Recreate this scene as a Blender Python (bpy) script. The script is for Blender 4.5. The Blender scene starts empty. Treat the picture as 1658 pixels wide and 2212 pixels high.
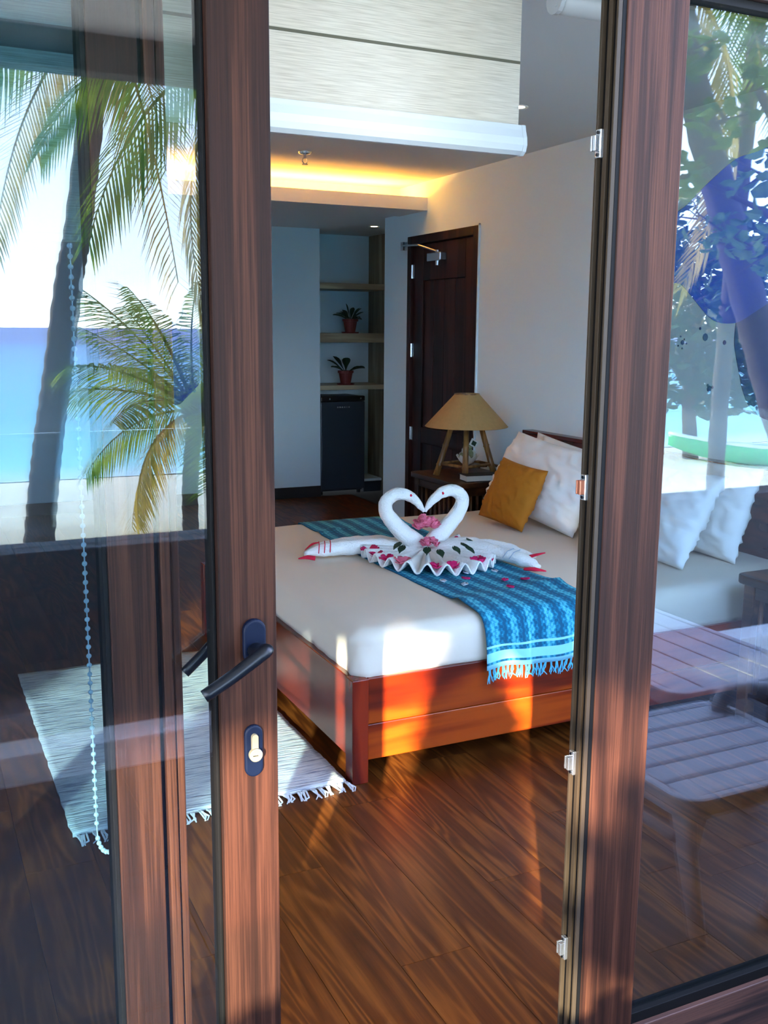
import bpy, bmesh, math, random
from mathutils import Vector, Matrix, noise
random.seed(7)
SC = bpy.context.scene
COL = SC.collection
PI = math.pi

# ------------------------------------------------------------------ camera
cam_d = bpy.data.cameras.new('camera'); cam = bpy.data.objects.new('camera', cam_d); COL.objects.link(cam)
cam_d.sensor_fit = 'VERTICAL'; cam_d.sensor_height = 36.0; cam_d.lens = 2165 / 2212 * 36.0
cam_d.clip_start = 0.02; cam_d.clip_end = 6000
_a, _t, _r = math.radians(25.5), math.radians(10.3), math.radians(0.45)
_F = Vector((math.sin(_a)*math.cos(_t), math.cos(_a)*math.cos(_t), -math.sin(_t)))
_R0 = Vector((math.cos(_a), -math.sin(_a), 0)); _U0 = _R0.cross(_F)
_R = _R0*math.cos(_r) + _U0*math.sin(_r); _U = -_R0*math.sin(_r) + _U0*math.cos(_r)
cam.matrix_world = Matrix(((_R.x, _U.x, -_F.x, 0.0), (_R.y, _U.y, -_F.y, -1.5), (_R.z, _U.z, -_F.z, 1.5), (0, 0, 0, 1)))
SC.camera = cam

# ------------------------------------------------------------------ world, sun, exposure
SKY_STRENGTH = 6.6
SUN_STRENGTH = 13.0
SUN_DIR = Vector((0.615, 1.0, -0.28)).normalized()      # the way the light travels
world = bpy.data.worlds.new('world'); SC.world = world; world.use_nodes = True
wn = world.node_tree.nodes; wl = world.node_tree.links
for n in list(wn): wn.remove(n)
w_out = wn.new('ShaderNodeOutputWorld'); w_bg = wn.new('ShaderNodeBackground'); w_ramp = wn.new('ShaderNodeValToRGB')
w_geo = wn.new('ShaderNodeTexCoord'); w_sep = wn.new('ShaderNodeSeparateXYZ')
wl.new(w_geo.outputs['Generated'], w_sep.inputs[0]); wl.new(w_sep.outputs['Z'], w_ramp.inputs[0])
wl.new(w_ramp.outputs[0], w_bg.inputs[0]); wl.new(w_bg.outputs[0], w_out.inputs[0])
cr = w_ramp.color_ramp
cr.elements[0].position = 0.0; cr.elements[0].color = (0.88, 0.96, 1.0, 1)
cr.elements[1].position = 1.0; cr.elements[1].color = (0.36, 0.48, 0.80, 1)
e = cr.elements.new(0.05); e.color = (0.66, 0.82, 1.0, 1)
e = cr.elements.new(0.14); e.color = (0.52, 0.65, 0.97, 1)
e = cr.elements.new(0.35); e.color = (0.42, 0.53, 0.92, 1)
w_bg.inputs[1].default_value = SKY_STRENGTH
sun_d = bpy.data.lights.new('sun', 'SUN'); sun = bpy.data.objects.new('sun', sun_d); COL.objects.link(sun)
sun_d.energy = SUN_STRENGTH; sun_d.angle = math.radians(0.7); sun_d.color = (1.0, 0.88, 0.70)
sun.rotation_mode = 'QUATERNION'; sun.rotation_quaternion = SUN_DIR.to_track_quat('-Z', 'Y'); sun.location = (-6, -10, 6)
vs = SC.view_settings
vs.view_transform = 'Standard'; vs.look = 'None'; vs.gamma = 1.0; vs.use_curve_mapping = False
vs.exposure = 1.75
SC.cycles.max_bounces = 14; SC.cycles.diffuse_bounces = 6; SC.cycles.glossy_bounces = 6
SC.cycles.transparent_max_bounces = 40; SC.cycles.transmission_bounces = 8
SC.cycles.sample_clamp_indirect = 6.0
SC.cycles.caustics_reflective = False; SC.cycles.caustics_refractive = False

# ------------------------------------------------------------------ mesh helpers
class MB:
    def __init__(s): s.v = []; s.f = []; s.uv = None
    def add(s, vs_, fs):
        o = len(s.v); s.v += [tuple(p) for p in vs_]; s.f += [tuple(i+o for i in f) for f in fs]; return s
    def box(s, x0, x1, y0, y1, z0, z1, rot=None, piv=None):
        v = [Vector((x, y, z)) for x in (x0, x1) for y in (y0, y1) for z in (z0, z1)]
        if rot is not None:
            c = Vector(piv) if piv is not None else Vector(((x0+x1)/2, (y0+y1)/2, (z0+z1)/2))
            v = [c + rot @ (p-c) for p in v]
        return s.add(v, [(0, 1, 3, 2), (4, 6, 7, 5), (0, 4, 5, 1), (2, 3, 7, 6), (0, 2, 6, 4), (1, 5, 7, 3)])
    def tube(s, pts, rad, n=10, cap=True, flat=1.0):
        pts = [Vector(p) for p in pts]
        if not hasattr(rad, '__len__'): rad = [rad]*len(pts)
        rings = []; up = None
        for i, p in enumerate(pts):
            d = (pts[min(i+1, len(pts)-1)] - pts[max(i-1, 0)])
            if d.length < 1e-9: d = Vector((0, 0, 1))
            d.normalize()
            if up is None:
                up = Vector((0, 0, 1)) if abs(d.z) < 0.95 else Vector((1, 0, 0))
            a = d.cross(up)
            if a.length < 1e-6: a = d.cross(Vector((0.3, 1, 0.2)))
            a.normalize(); b = a.cross(d).normalized(); up = b
            rings.append([p + a*(rad[i]*math.cos(2*PI*k/n)) + b*(rad[i]*flat*math.sin(2*PI*k/n)) for k in range(n)])
        vs_ = [q for r in rings for q in r]; fs = []
        for i in range(len(rings)-1):
            for k in range(n):
                fs.append((i*n+k, i*n+(k+1) % n, (i+1)*n+(k+1) % n, (i+1)*n+k))
        if cap:
            fs.append(tuple(range(n-1, -1, -1))); fs.append(tuple((len(rings)-1)*n+k for k in range(n)))
        return s.add(vs_, fs)
    def lathe(s, prof, c=(0, 0, 0), n=24, axis='z', closed=False):
        vs_ = []; fs = []; c = Vector(c); m = len(prof)
        for (r, h) in prof:
            for k in range(n):
                a = 2*PI*k/n
                if axis == 'z': q = Vector((r*math.cos(a), r*math.sin(a), h))
                elif axis == 'y': q = Vector((r*math.cos(a), h, r*math.sin(a)))
                else: q = Vector((h, r*math.cos(a), r*math.sin(a)))
                vs_.append(c+q)
        for i in range(m-1 if not closed else m):
            j = (i+1) % m
            for k in range(n):
                fs.append((i*n+k, i*n+(k+1) % n, j*n+(k+1) % n, j*n+k))
        if not closed:
            fs.append(tuple(range(n-1, -1, -1))); fs.append(tuple((m-1)*n+k for k in range(n)))
        return s.add(vs_, fs)
    def prism(s, poly, a0, a1, axis='y'):
        # polygon in the plane perpendicular to axis: y -> (x, z), x -> (y, z), z -> (x, y)
        n = len(poly)
        def P(u, w, a):
            return {'y': (u, a, w), 'x': (a, u, w), 'z': (u, w, a)}[axis]
        vs_ = [P(u, w, a0) for u, w in poly] + [P(u, w, a1) for u, w in poly]
        fs = [tuple(range(n)), tuple(range(2*n-1, n-1, -1))] + [(i, i+n, (i+1) % n+n, (i+1) % n) for i in range(n)]
        return s.add(vs_, fs)
    def ball(s, c, r, n=10, m=7, sq=(1, 1, 1)):
        prof = []
        vs_ = []; fs = []
        for i in range(m+1):
            t = PI*i/m
            for k in range(n):
                a = 2*PI*k/n
                vs_.append((c[0]+r*sq[0]*math.sin(t)*math.cos(a), c[1]+r*sq[1]*math.sin(t)*math.sin(a), c[2]+r*sq[2]*math.cos(t)))
        for i in range(m):
            for k in range(n): fs.append((i*n+k, (i+1)*n+k, (i+1)*n+(k+1) % n, i*n+(k+1) % n))
        return s.add(vs_, fs)
    def grid(s, nu, nv, fn, uv=False):
        o = len(s.v)
        if uv and s.uv is None: s.uv = {}
        for j in range(nv+1):
            for i in range(nu+1):
                s.v.append(tuple(fn(i/nu, j/nv)))
                if uv: s.uv[len(s.v)-1] = (i/nu, j/nv)
        for j in range(nv):
            for i in range(nu):
                a = o+j*(nu+1)+i; s.f.append((a, a+1, a+nu+2, a+nu+1))
        return s

def obj(name, mb, mat, parent=None, smooth=False, bevel=0, seg=2, solid=0, sub=0, loc=None, fixn=True):
    org = Vector(loc) if loc is not None else (Vector(parent['_loc']) if parent is not None and '_loc' in parent else Vector((0, 0, 0)))
    me = bpy.data.meshes.new(name)
    me.from_pydata([(v[0]-org.x, v[1]-org.y, v[2]-org.z) for v in mb.v], [], mb.f)
    if fixn:
        bm = bmesh.new(); bm.from_mesh(me)
        bmesh.ops.recalc_face_normals(bm, faces=bm.faces); bm.to_mesh(me); bm.free()
    if mb.uv:
        ul = me.uv_layers.new(name='UVMap')
        for l in me.loops: ul.data[l.index].uv = mb.uv.get(l.vertex_index, (0, 0))
    me.update()
    if smooth:
        me.polygons.foreach_set('use_smooth', [True]*len(me.polygons))
    o = bpy.data.objects.new(name, me); COL.objects.link(o)
    if mat is not None: me.materials.append(M[mat] if isinstance(mat, str) else mat)
    if parent is not None:
        o.parent = parent; o.location = org - Vector(parent['_loc']) if '_loc' in parent else org
    else:
        o.location = org
    o['_loc'] = tuple(org)
    if solid:
        md = o.modifiers.new('thickness', 'SOLIDIFY'); md.thickness = solid; md.offset = 0
    if bevel:
        md = o.modifiers.new('bevel', 'BEVEL'); md.width = bevel; md.segments = seg; md.limit_method = 'ANGLE'; md.angle_limit = math.radians(40)
    if sub:
        md = o.modifiers.new('subdivision', 'SUBSURF'); md.levels = sub; md.render_levels = sub
    return o
def tag(o, label, cat, group=None, kind=None):
    o['label'] = label
    if cat: o['category'] = cat
    if group: o['group'] = group
    if kind: o['kind'] = kind
    return o
def thing(name, label, cat, loc=(0, 0, 0), group=None):
    o = bpy.data.objects.new(name, None); COL.objects.link(o); o.location = loc; o['_loc'] = tuple(loc); o.empty_display_size = 0.1
    return tag(o, label, cat, group)
def structure(o, label, cat=None):
    o['kind'] = 'structure'; o['label'] = label
    if cat: o['category'] = cat
    return o
def shell(name, label, cat, loc=(0, 0, 0)):
    o = bpy.data.objects.new(name, None); COL.objects.link(o); o.location = loc; o['_loc'] = tuple(loc); o.empty_display_size = 0.1
    return structure(o, label, cat)
def inst(name, me, parent, loc, rot=None, scale=None):
    o = bpy.data.objects.new(name, me); COL.objects.link(o); o.parent = parent
    o.location = Vector(loc) - Vector(parent['_loc']); o['_loc'] = tuple(loc)
    if rot is not None: o.rotation_euler = rot
    if scale is not None: o.scale = scale
    return o
def catmull(pts, n=6):
    P = [Vector(p) for p in pts]; P = [P[0]*2-P[1]] + P + [P[-1]*2-P[-2]]; out = []
    for i in range(1, len(P)-2):
        for k in range(n):
            t = k/n
            out.append(0.5*((2*P[i]) + (P[i+1]-P[i-1])*t + (2*P[i-1]-5*P[i]+4*P[i+1]-P[i+2])*t*t + (-P[i-1]+3*P[i]-3*P[i+1]+P[i+2])*t**3))
    out.append(P[-2].copy()); return out
def lerpl(vals, n):
    out = []
    for i in range(len(vals)-1):
        for k in range(n): out.append(vals[i]+(vals[i+1]-vals[i])*k/n)
    out.append(vals[-1]); return out

# ------------------------------------------------------------------ materials
M = {}
def srgb(r, g, b):
    f = lambda c: (c/255/12.92 if c/255 <= 0.04045 else ((c/255+0.055)/1.055)**2.4)
    return (f(r), f(g), f(b), 1)
def newmat(name):
    m = bpy.data.materials.new(name); m.use_nodes = True; nt = m.node_tree
    p = nt.nodes['Principled BSDF']; M[name] = m
    return m, nt, p
def plain(name, col, rough=0.6, metal=0.0, noise_amt=0.0, nscale=30, bump=0.0, bscale=200, spec=0.5):
    m, nt, p = newmat(name)
    p.inputs['Base Color'].default_value = col; p.inputs['Roughness'].default_value = rough; p.inputs['Metallic'].default_value = metal
    p.inputs['Specular IOR Level'].default_value = spec
    if noise_amt or bump:
        tc = nt.nodes.new('ShaderNodeTexCoord')
    if noise_amt:
        nz = nt.nodes.new('ShaderNodeTexNoise'); nz.inputs['Scale'].default_value = nscale; nz.inputs['Detail'].default_value = 5
        nt.links.new(tc.outputs['Object'], nz.inputs['Vector'])
        mx = nt.nodes.new('ShaderNodeMix'); mx.data_type = 'RGBA'
        mx.inputs[6].default_value = tuple(max(0, c*(1-noise_amt)) for c in col[:3])+(1,); mx.inputs[7].default_value = tuple(min(1, c*(1+noise_amt)) for c in col[:3])+(1,)
        nt.links.new(nz.outputs['Fac'], mx.inputs[0]); nt.links.new(mx.outputs[2], p.inputs['Base Color'])
    if bump:
        nb = nt.nodes.new('ShaderNodeTexNoise'); nb.inputs['Scale'].default_value = bscale; nb.inputs['Detail'].default_value = 3
        nt.links.new(tc.outputs['Object'], nb.inputs['Vector'])
        bp = nt.nodes.new('ShaderNodeBump'); bp.inputs['Strength'].default_value = bump; bp.inputs['Distance'].default_value = 0.01
        nt.links.new(nb.outputs['Fac'], bp.inputs['Height']); nt.links.new(bp.outputs[0], p.inputs['Normal'])
    return m
def wood(name, dark, mid, light, axis='z', scale=1.0, rough=0.45, stretch=14, rings=5.0, per_obj=True, fine=0.5, spec=0.5, bump=0.08, contrast=0.25):
    m, nt, p = newmat(name); N = nt.nodes; Lk = nt.links
    p.inputs['Roughness'].default_value = rough; p.inputs['Specular IOR Level'].default_value = spec
    tc = N.new('ShaderNodeTexCoord'); mp = N.new('ShaderNodeMapping')
    s = [stretch*scale]*3; s['xyz'.index(axis)] = scale
    mp.inputs['Scale'].default_value = s
    src = tc.outputs['Object']
    if per_obj:
        oi = N.new('ShaderNodeObjectInfo'); ml = N.new('ShaderNodeMath'); ml.operation = 'MULTIPLY'; ml.inputs[1].default_value = 37.0
        Lk.new(oi.outputs['Random'], ml.inputs[0])
        ad = N.new('ShaderNodeVectorMath'); ad.operation = 'ADD'
        Lk.new(src, ad.inputs[0]); Lk.new(ml.outputs[0], ad.inputs[1]); src = ad.outputs[0]
    Lk.new(src, mp.inputs['Vector'])
    n1 = N.new('ShaderNodeTexNoise'); n1.inputs['Scale'].default_value = 0.8; n1.inputs['Detail'].default_value = 3; n1.inputs['Distortion'].default_value = 0.6
    Lk.new(mp.outputs[0], n1.inputs['Vector'])
    mu = N.new('ShaderNodeMath'); mu.operation = 'MULTIPLY'; mu.inputs[1].default_value = rings*2*PI; Lk.new(n1.outputs['Fac'], mu.inputs[0])
    sn = N.new('ShaderNodeMath'); sn.operation = 'SINE'; Lk.new(mu.outputs[0], sn.inputs[0])
    mr = N.new('ShaderNodeMapRange'); mr.inputs[1].default_value = -1; mr.inputs[2].default_value = 1; Lk.new(sn.outputs[0], mr.inputs[0])
    mp2 = N.new('ShaderNodeMapping'); s2 = [scale*stretch*9]*3; s2['xyz'.index(axis)] = scale*3; mp2.inputs['Scale'].default_value = s2
    Lk.new(src, mp2.inputs['Vector'])
    n2 = N.new('ShaderNodeTexNoise'); n2.inputs['Scale'].default_value = 1.0; n2.inputs['Detail'].default_value = 6; n2.inputs['Roughness'].default_value = 0.7
    Lk.new(mp2.outputs[0], n2.inputs['Vector'])
    mx = N.new('ShaderNodeMix'); mx.data_type = 'FLOAT'; mx.inputs[0].default_value = fine
    Lk.new(mr.outputs[0], mx.inputs[2]); Lk.new(n2.outputs['Fac'], mx.inputs[3])
    rp = N.new('ShaderNodeValToRGB'); Lk.new(mx.outputs[0], rp.inputs[0])
    r = rp.color_ramp; r.elements[0].position = 0.5-contrast; r.elements[0].color = dark; r.elements[1].position = 0.5+contrast; r.elements[1].color = light
    e_ = r.elements.new(0.5); e_.color = mid
    Lk.new(rp.outputs[0], p.inputs['Base Color'])
    if per_obj:
        hs = N.new('ShaderNodeHueSaturation'); mr2 = N.new('ShaderNodeMapRange'); mr2.inputs[3].default_value = 0.82; mr2.inputs[4].default_value = 1.15
        Lk.new(oi.outputs['Random'], mr2.inputs[0]); Lk.new(mr2.outputs[0], hs.inputs['Value']); Lk.new(rp.outputs[0], hs.inputs['Color']); Lk.new(hs.outputs[0], p.inputs['Base Color'])
    if bump:
        bp = N.new('ShaderNodeBump'); bp.inputs['Strength'].default_value = bump; bp.inputs['Distance'].default_value = 0.004
        Lk.new(n2.outputs['Fac'], bp.inputs['Height']); Lk.new(bp.outputs[0], p.inputs['Normal'])
    return m
def emit(name, col, strength):
    m, nt, p = newmat(name)
    p.inputs['Base Color'].default_value = (0.8, 0.8, 0.8, 1); p.inputs['Emission Color'].default_value = col; p.inputs['Emission Strength'].default_value = strength
    return m
def glass(name, tint, refl):
    # coated window glass: a clear tinted sheet with an even mirror share that grows at grazing angles
    m, nt, p = newmat(name); N = nt.nodes; Lk = nt.links
    N.remove(p); out = N['Material Output']
    tr = N.new('ShaderNodeBsdfTransparent'); tr.inputs[0].default_value = tint
    gl = N.new('ShaderNodeBsdfGlossy'); gl.inputs['Roughness'].default_value = 0.0; gl.inputs[0].default_value = (0.93, 0.98, 1, 1)
    fr = N.new('ShaderNodeLayerWeight'); fr.inputs[0].default_value = 0.5
    pw = N.new('ShaderNodeMath'); pw.operation = 'POWER'; pw.inputs[1].default_value = 5.0; Lk.new(fr.outputs['Facing'], pw.inputs[0])
    mr = N.new('ShaderNodeMapRange'); mr.inputs[3].default_value = refl; mr.inputs[4].default_value = 0.95
    Lk.new(pw.outputs[0], mr.inputs[0])
    mx = N.new('ShaderNodeMixShader'); Lk.new(mr.outputs[0], mx.inputs[0]); Lk.new(tr.outputs[0], mx.inputs[1]); Lk.new(gl.outputs[0], mx.inputs[2])
    Lk.new(mx.outputs[0], out.inputs[0]); return m
def film(name, col, clear):
    m, nt, p = newmat(name); N = nt.nodes; Lk = nt.links; out = N['Material Output']
    tr = N.new('ShaderNodeBsdfTransparent'); tr.inputs[0].default_value = clear
    p.inputs['Base Color'].default_value = col; p.inputs['Roughness'].default_value = 0.3
    mx = N.new('ShaderNodeMixShader'); mx.inputs[0].default_value = 0.45
    Lk.new(tr.outputs[0], mx.inputs[1]); Lk.new(p.outputs[0], mx.inputs[2]); Lk.new(mx.outputs[0], out.inputs[0]); return m

wood('frame_wood', srgb(20, 8, 4), srgb(40, 19, 11), srgb(70, 39, 25), axis='z', scale=1.2, stretch=30, rings=2.0, rough=0.6, fine=0.75, per_obj=True, spec=0.12, bump=0.15)
wood('frame_wood_across', srgb(28, 15, 12), srgb(48, 28, 22), srgb(76, 48, 38), axis='x', scale=1.2, stretch=22, rings=3.0, rough=0.55, fine=0.62, spec=0.3, bump=0.15)
wood('floor_wood', srgb(56, 23, 6), srgb(94, 44, 11), srgb(136, 74, 25), axis='y', scale=0.7, stretch=9, rings=13, rough=0.42, fine=0.7, spec=0.25, bump=0.06, contrast=0.33)
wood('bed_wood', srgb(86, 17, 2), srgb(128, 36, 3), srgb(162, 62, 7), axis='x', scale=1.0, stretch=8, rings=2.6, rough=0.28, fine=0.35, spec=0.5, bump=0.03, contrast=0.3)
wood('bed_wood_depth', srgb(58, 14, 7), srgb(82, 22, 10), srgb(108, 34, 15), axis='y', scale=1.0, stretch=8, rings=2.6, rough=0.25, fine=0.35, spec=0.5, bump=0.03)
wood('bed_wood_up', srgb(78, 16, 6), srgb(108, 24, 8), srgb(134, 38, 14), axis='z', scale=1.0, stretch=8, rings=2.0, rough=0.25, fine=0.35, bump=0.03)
wood('door_wood', srgb(26, 12, 12), srgb(42, 19, 18), srgb(60, 30, 26), axis='z', scale=1.0, stretch=12, rings=2, rough=0.5, fine=0.5, spec=0.2)
wood('stand_wood', srgb(44, 24, 12), srgb(78, 44, 22), srgb(108, 66, 36), axis='y', scale=1.0, stretch=8, rings=2, rough=0.35)
wood('bamboo', srgb(104, 66, 28), srgb(140, 94, 46), srgb(172, 124, 68), axis='z', scale=2.0, stretch=8, rings=2, rough=0.4)
wood('panel_wood', srgb(124, 106, 82), srgb(146, 128, 100), srgb(164, 148, 120), axis='z', scale=1.0, stretch=10, rings=2, rough=0.5)
wood('shelf_wood', srgb(138, 118, 92), srgb(164, 144, 112), srgb(184, 166, 134), axis='x', scale=1.0, stretch=8, rings=2, rough=0.5)
plain('wall_paint', srgb(224, 240, 246), 0.85, bump=0.05, bscale=120)
plain('wall_paint_cool', srgb(216, 228, 232), 0.85, bump=0.05, bscale=120)
plain('ceiling_paint', srgb(226, 224, 220), 0.8, bump=0.03, bscale=100)
plain('baseboard_dark', srgb(36, 28, 26), 0.5)
plain('seal_black', srgb(12, 11, 11), 0.6, spec=0.08)
plain('channel_bronze', srgb(52, 42, 32), 0.5, spec=0.15)
plain('metal_black', srgb(4, 7, 14), 0.35, spec=0.25)
plain('escutcheon', srgb(4, 12, 30), 0.5, spec=0.12)
plain('cylinder_cream', srgb(104, 98, 80), 0.4, spec=0.3)
plain('chrome', srgb(200, 202, 206), 0.25, metal=0.9)
plain('copper', srgb(196, 120, 92), 0.35, metal=0.7)
plain('bar_white', srgb(188, 188, 186), 0.45)
plain('lounger_plastic', srgb(150, 148, 160), 0.5)
plain('white_plastic', srgb(238, 238, 234), 0.4)
plain('sheet', srgb(226, 210, 190), 0.85, noise_amt=0.03, nscale=3, bump=0.25, bscale=9)
plain('pillow_cotton', srgb(244, 238, 232), 0.85, bump=0.3, bscale=14)
plain('mustard', srgb(176, 104, 4), 0.85, noise_amt=0.12, nscale=20, bump=0.15, bscale=60)
plain('towel', srgb(238, 234, 228), 0.95, bump=0.6, bscale=130)
plain('towel_red', srgb(214, 20, 58), 0.9, bump=0.3, bscale=200)
plain('towel_grey', srgb(150, 160, 170), 0.9)
plain('magenta', srgb(216, 14, 100), 0.7, noise_amt=0.3, nscale=60)
plain('pink_flower', srgb(240, 116, 142), 0.7, noise_amt=0.3, nscale=80)
plain('petal_white', srgb(206, 210, 216), 0.7)
plain('leaf_dark', srgb(26, 56, 34), 0.55, noise_amt=0.3, nscale=30)
plain('pot_red', srgb(112, 40, 34), 0.6)
plain('fridge_grey', srgb(58, 64, 72), 0.35, metal=0.4)
plain('fridge_black', srgb(14, 14, 16), 0.3)
plain('shade_tan', srgb(176, 136, 84), 0.8, noise_amt=0.12, nscale=40, bump=0.1, bscale=120)
plain('shell_white', srgb(232, 230, 220), 0.5)
plain('stone_green', srgb(160, 164, 120), 0.6, noise_amt=0.3, nscale=40)
plain('page_white', srgb(222, 220, 212), 0.8, noise_amt=0.05, nscale=100)
plain('book_dark', srgb(40, 34, 32), 0.5)
plain('terrace_stone', srgb(168, 164, 160), 0.7, noise_amt=0.15, nscale=60, bump=0.3, bscale=80)
plain('tile_dark', srgb(42, 40, 50), 0.5, noise_amt=0.1, nscale=20)
plain('parapet_dark', srgb(52, 54, 62), 0.6)
plain('kerb_pale', srgb(242, 246, 250), 0.5)
plain('trunk_palm', srgb(66, 60, 58), 0.9, noise_amt=0.3, nscale=14, bump=0.8, bscale=18)
plain('trunk_brown', srgb(84, 70, 58), 0.9, noise_amt=0.3, nscale=8, bump=0.6, bscale=20)
plain('green_boat', srgb(40, 190, 100), 0.4)
plain('boat_white', srgb(230, 236, 236), 0.5)
emit('led_warm', srgb(255, 176, 70), 34.0)
emit('lamp_warm', srgb(255, 226, 180), 12.0)
glass('pane_glass', (0.93, 0.965, 0.97, 1), 0.036)
glass('fixed_glass', (0.72, 0.80, 0.84, 1), 0.060)
glass('tinted_glass', (0.60, 0.68, 0.74, 1), 0.012)
glass('rail_glass', (0.93, 0.98, 0.98, 1), 0.018)
film('film_blue', srgb(0, 46, 124), (0.01, 0.12, 0.50, 1))
film('film_light', srgb(8, 66, 120), (0.10, 0.5, 0.9, 1))
film('film_deep', srgb(0, 28, 78), (0.01, 0.06, 0.26, 1))
film('film_teal', srgb(0, 60, 110), (0.05, 0.45, 0.8, 1))
def leafmat(name, c1, c2, trans=0.35):
    m, nt, p = newmat(name); N = nt.nodes; Lk = nt.links; out = N['Material Output']
    tc = N.new('ShaderNodeTexCoord'); nz = N.new('ShaderNodeTexNoise'); nz.inputs['Scale'].default_value = 2.3; nz.inputs['Detail'].default_value = 4
    Lk.new(tc.outputs['Object'], nz.inputs['Vector'])
    rp = N.new('ShaderNodeValToRGB'); rp.color_ramp.elements[0].position = 0.35; rp.color_ramp.elements[0].color = c1; rp.color_ramp.elements[1].position = 0.65; rp.color_ramp.elements[1].color = c2
    Lk.new(nz.outputs['Fac'], rp.inputs[0]); Lk.new(rp.outputs[0], p.inputs['Base Color']); p.inputs['Roughness'].default_value = 0.5
    tl = N.new('ShaderNodeBsdfTranslucent'); Lk.new(rp.outputs[0], tl.inputs[0])
    mx = N.new('ShaderNodeMixShader'); mx.inputs[0].default_value = trans
    Lk.new(p.outputs[0], mx.inputs[1]); Lk.new(tl.outputs[0], mx.inputs[2]); Lk.new(mx.outputs[0], out.inputs[0])
leafmat('frond_green', srgb(70, 112, 36), srgb(146, 172, 62), 0.5)
leafmat('frond_yellow', srgb(150, 140, 52), srgb(206, 178, 84))
leafmat('leaf_green', srgb(60, 100, 40), srgb(128, 156, 72), 0.5)
leafmat('leaf_deep', srgb(24, 58, 34), srgb(60, 96, 50))
# rag rug: woven streaks across the width
m, nt, p = newmat('rag_rug'); N = nt.nodes; Lk = nt.links
tc = N.new('ShaderNodeTexCoord'); mp = N.new('ShaderNodeMapping'); mp.inputs['Scale'].default_value = (9, 110, 1); Lk.new(tc.outputs['Object'], mp.inputs[0])
nz = N.new('ShaderNodeTexNoise'); nz.inputs['Scale'].default_value = 1; nz.inputs['Detail'].default_value = 5; Lk.new(mp.outputs[0], nz.inputs['Vector'])
rp = N.new('ShaderNodeValToRGB'); Lk.new(nz.outputs['Fac'], rp.inputs[0])
rp.color_ramp.elements[0].position = 0.28; rp.color_ramp.elements[0].color = srgb(112, 112, 124); rp.color_ramp.elements[1].position = 0.52; rp.color_ramp.elements[1].color = srgb(226, 220, 214)
e = rp.color_ramp.elements.new(0.40); e.color = srgb(178, 174, 178)
Lk.new(rp.outputs[0], p.inputs['Base Color']); p.inputs['Roughness'].default_value = 0.95
bp = N.new('ShaderNodeBump'); bp.inputs['Strength'].default_value = 0.6; bp.inputs['Distance'].default_value = 0.01; Lk.new(nz.outputs['Fac'], bp.inputs['Height']); Lk.new(bp.outputs[0], p.inputs['Normal'])
# roller blind cloth: slubby horizontal weave, a little light passes
def blindmat(name, mixf, a, b):
    m, nt, p = newmat(name); N = nt.nodes; Lk = nt.links; out = N['Material Output']
    tc = N.new('ShaderNodeTexCoord'); mp = N.new('ShaderNodeMapping'); mp.inputs['Scale'].default_value = (14, 14, 520); Lk.new(tc.outputs['Object'], mp.inputs[0])
    nz = N.new('ShaderNodeTexNoise'); nz.inputs['Scale'].default_value = 1; nz.inputs['Detail'].default_value = 4; Lk.new(mp.outputs[0], nz.inputs['Vector'])
    rp = N.new('ShaderNodeValToRGB'); Lk.new(nz.outputs['Fac'], rp.inputs[0])
    rp.color_ramp.elements[0].position = 0.3; rp.color_ramp.elements[0].color = a; rp.color_ramp.elements[1].position = 0.6; rp.color_ramp.elements[1].color = b
    Lk.new(rp.outputs[0], p.inputs['Base Color']); p.inputs['Roughness'].default_value = 0.9
    tl = N.new('ShaderNodeBsdfTranslucent'); Lk.new(rp.outputs[0], tl.inputs[0])
    mx = N.new('ShaderNodeMixShader'); mx.inputs[0].default_value = mixf; Lk.new(p.outputs[0], mx.inputs[1]); Lk.new(tl.outputs[0], mx.inputs[2]); Lk.new(mx.outputs[0], out.inputs[0])
blindmat('blind_cloth', 0.35, srgb(192, 178, 158), srgb(220, 208, 190))
plain('blind_stripe', srgb(84, 78, 62), 0.9)
blindmat('screen_cloth', 0.3, srgb(150, 156, 140), srgb(196, 200, 184))
plain('beam_green', srgb(40, 66, 62), 0.9)
# handwoven runner: zigzag ikat in two blues, pale stripes at the hem (v runs along the cloth in metres)
m, nt, p = newmat('runner_cloth'); N = nt.nodes; Lk = nt.links
tc = N.new('ShaderNodeTexCoord'); sp = N.new('ShaderNodeSeparateXYZ'); Lk.new(tc.outputs['UV'], sp.inputs[0])
def mth(op, a, b=None, nt=nt):
    n = nt.nodes.new('ShaderNodeMath'); n.operation = op
    for i, q in enumerate((a, b)):
        if q is None: continue
        if isinstance(q, (int, float)): n.inputs[i].default_value = q
        else: nt.links.new(q, n.inputs[i])
    return n.outputs[0]
U_, V_ = sp.outputs['X'], sp.outputs['Y']
zz = mth('FLOOR', mth('MULTIPLY', mth('PINGPONG', mth('MULTIPLY', V_, 52.0), 0.5), 5.0))
col_ = mth('PINGPONG', mth('ADD', mth('MULTIPLY', U_, 6.5), mth('MULTIPLY', zz, 0.075)), 0.5)
fine_ = mth('PINGPONG', mth('ADD', mth('MULTIPLY', U_, 26.0), mth('MULTIPLY', mth('FLOOR', mth('MULTIPLY', mth('PINGPONG', mth('MULTIPLY', V_, 104.0), 0.5), 4.0)), 0.25)), 0.5)
fl = N.new('ShaderNodeTexNoise'); fl.inputs['Scale'].default_value = 120; Lk.new(tc.outputs['UV'], fl.inputs['Vector'])
val = mth('ADD', mth('ADD', mth('MULTIPLY', col_, 1.0), mth('MULTIPLY', fine_, 0.55)), mth('MULTIPLY', mth('SUBTRACT', fl.outputs['Fac'], 0.5), 0.5))
rp = N.new('ShaderNodeValToRGB'); Lk.new(val, rp.inputs[0])
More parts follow.
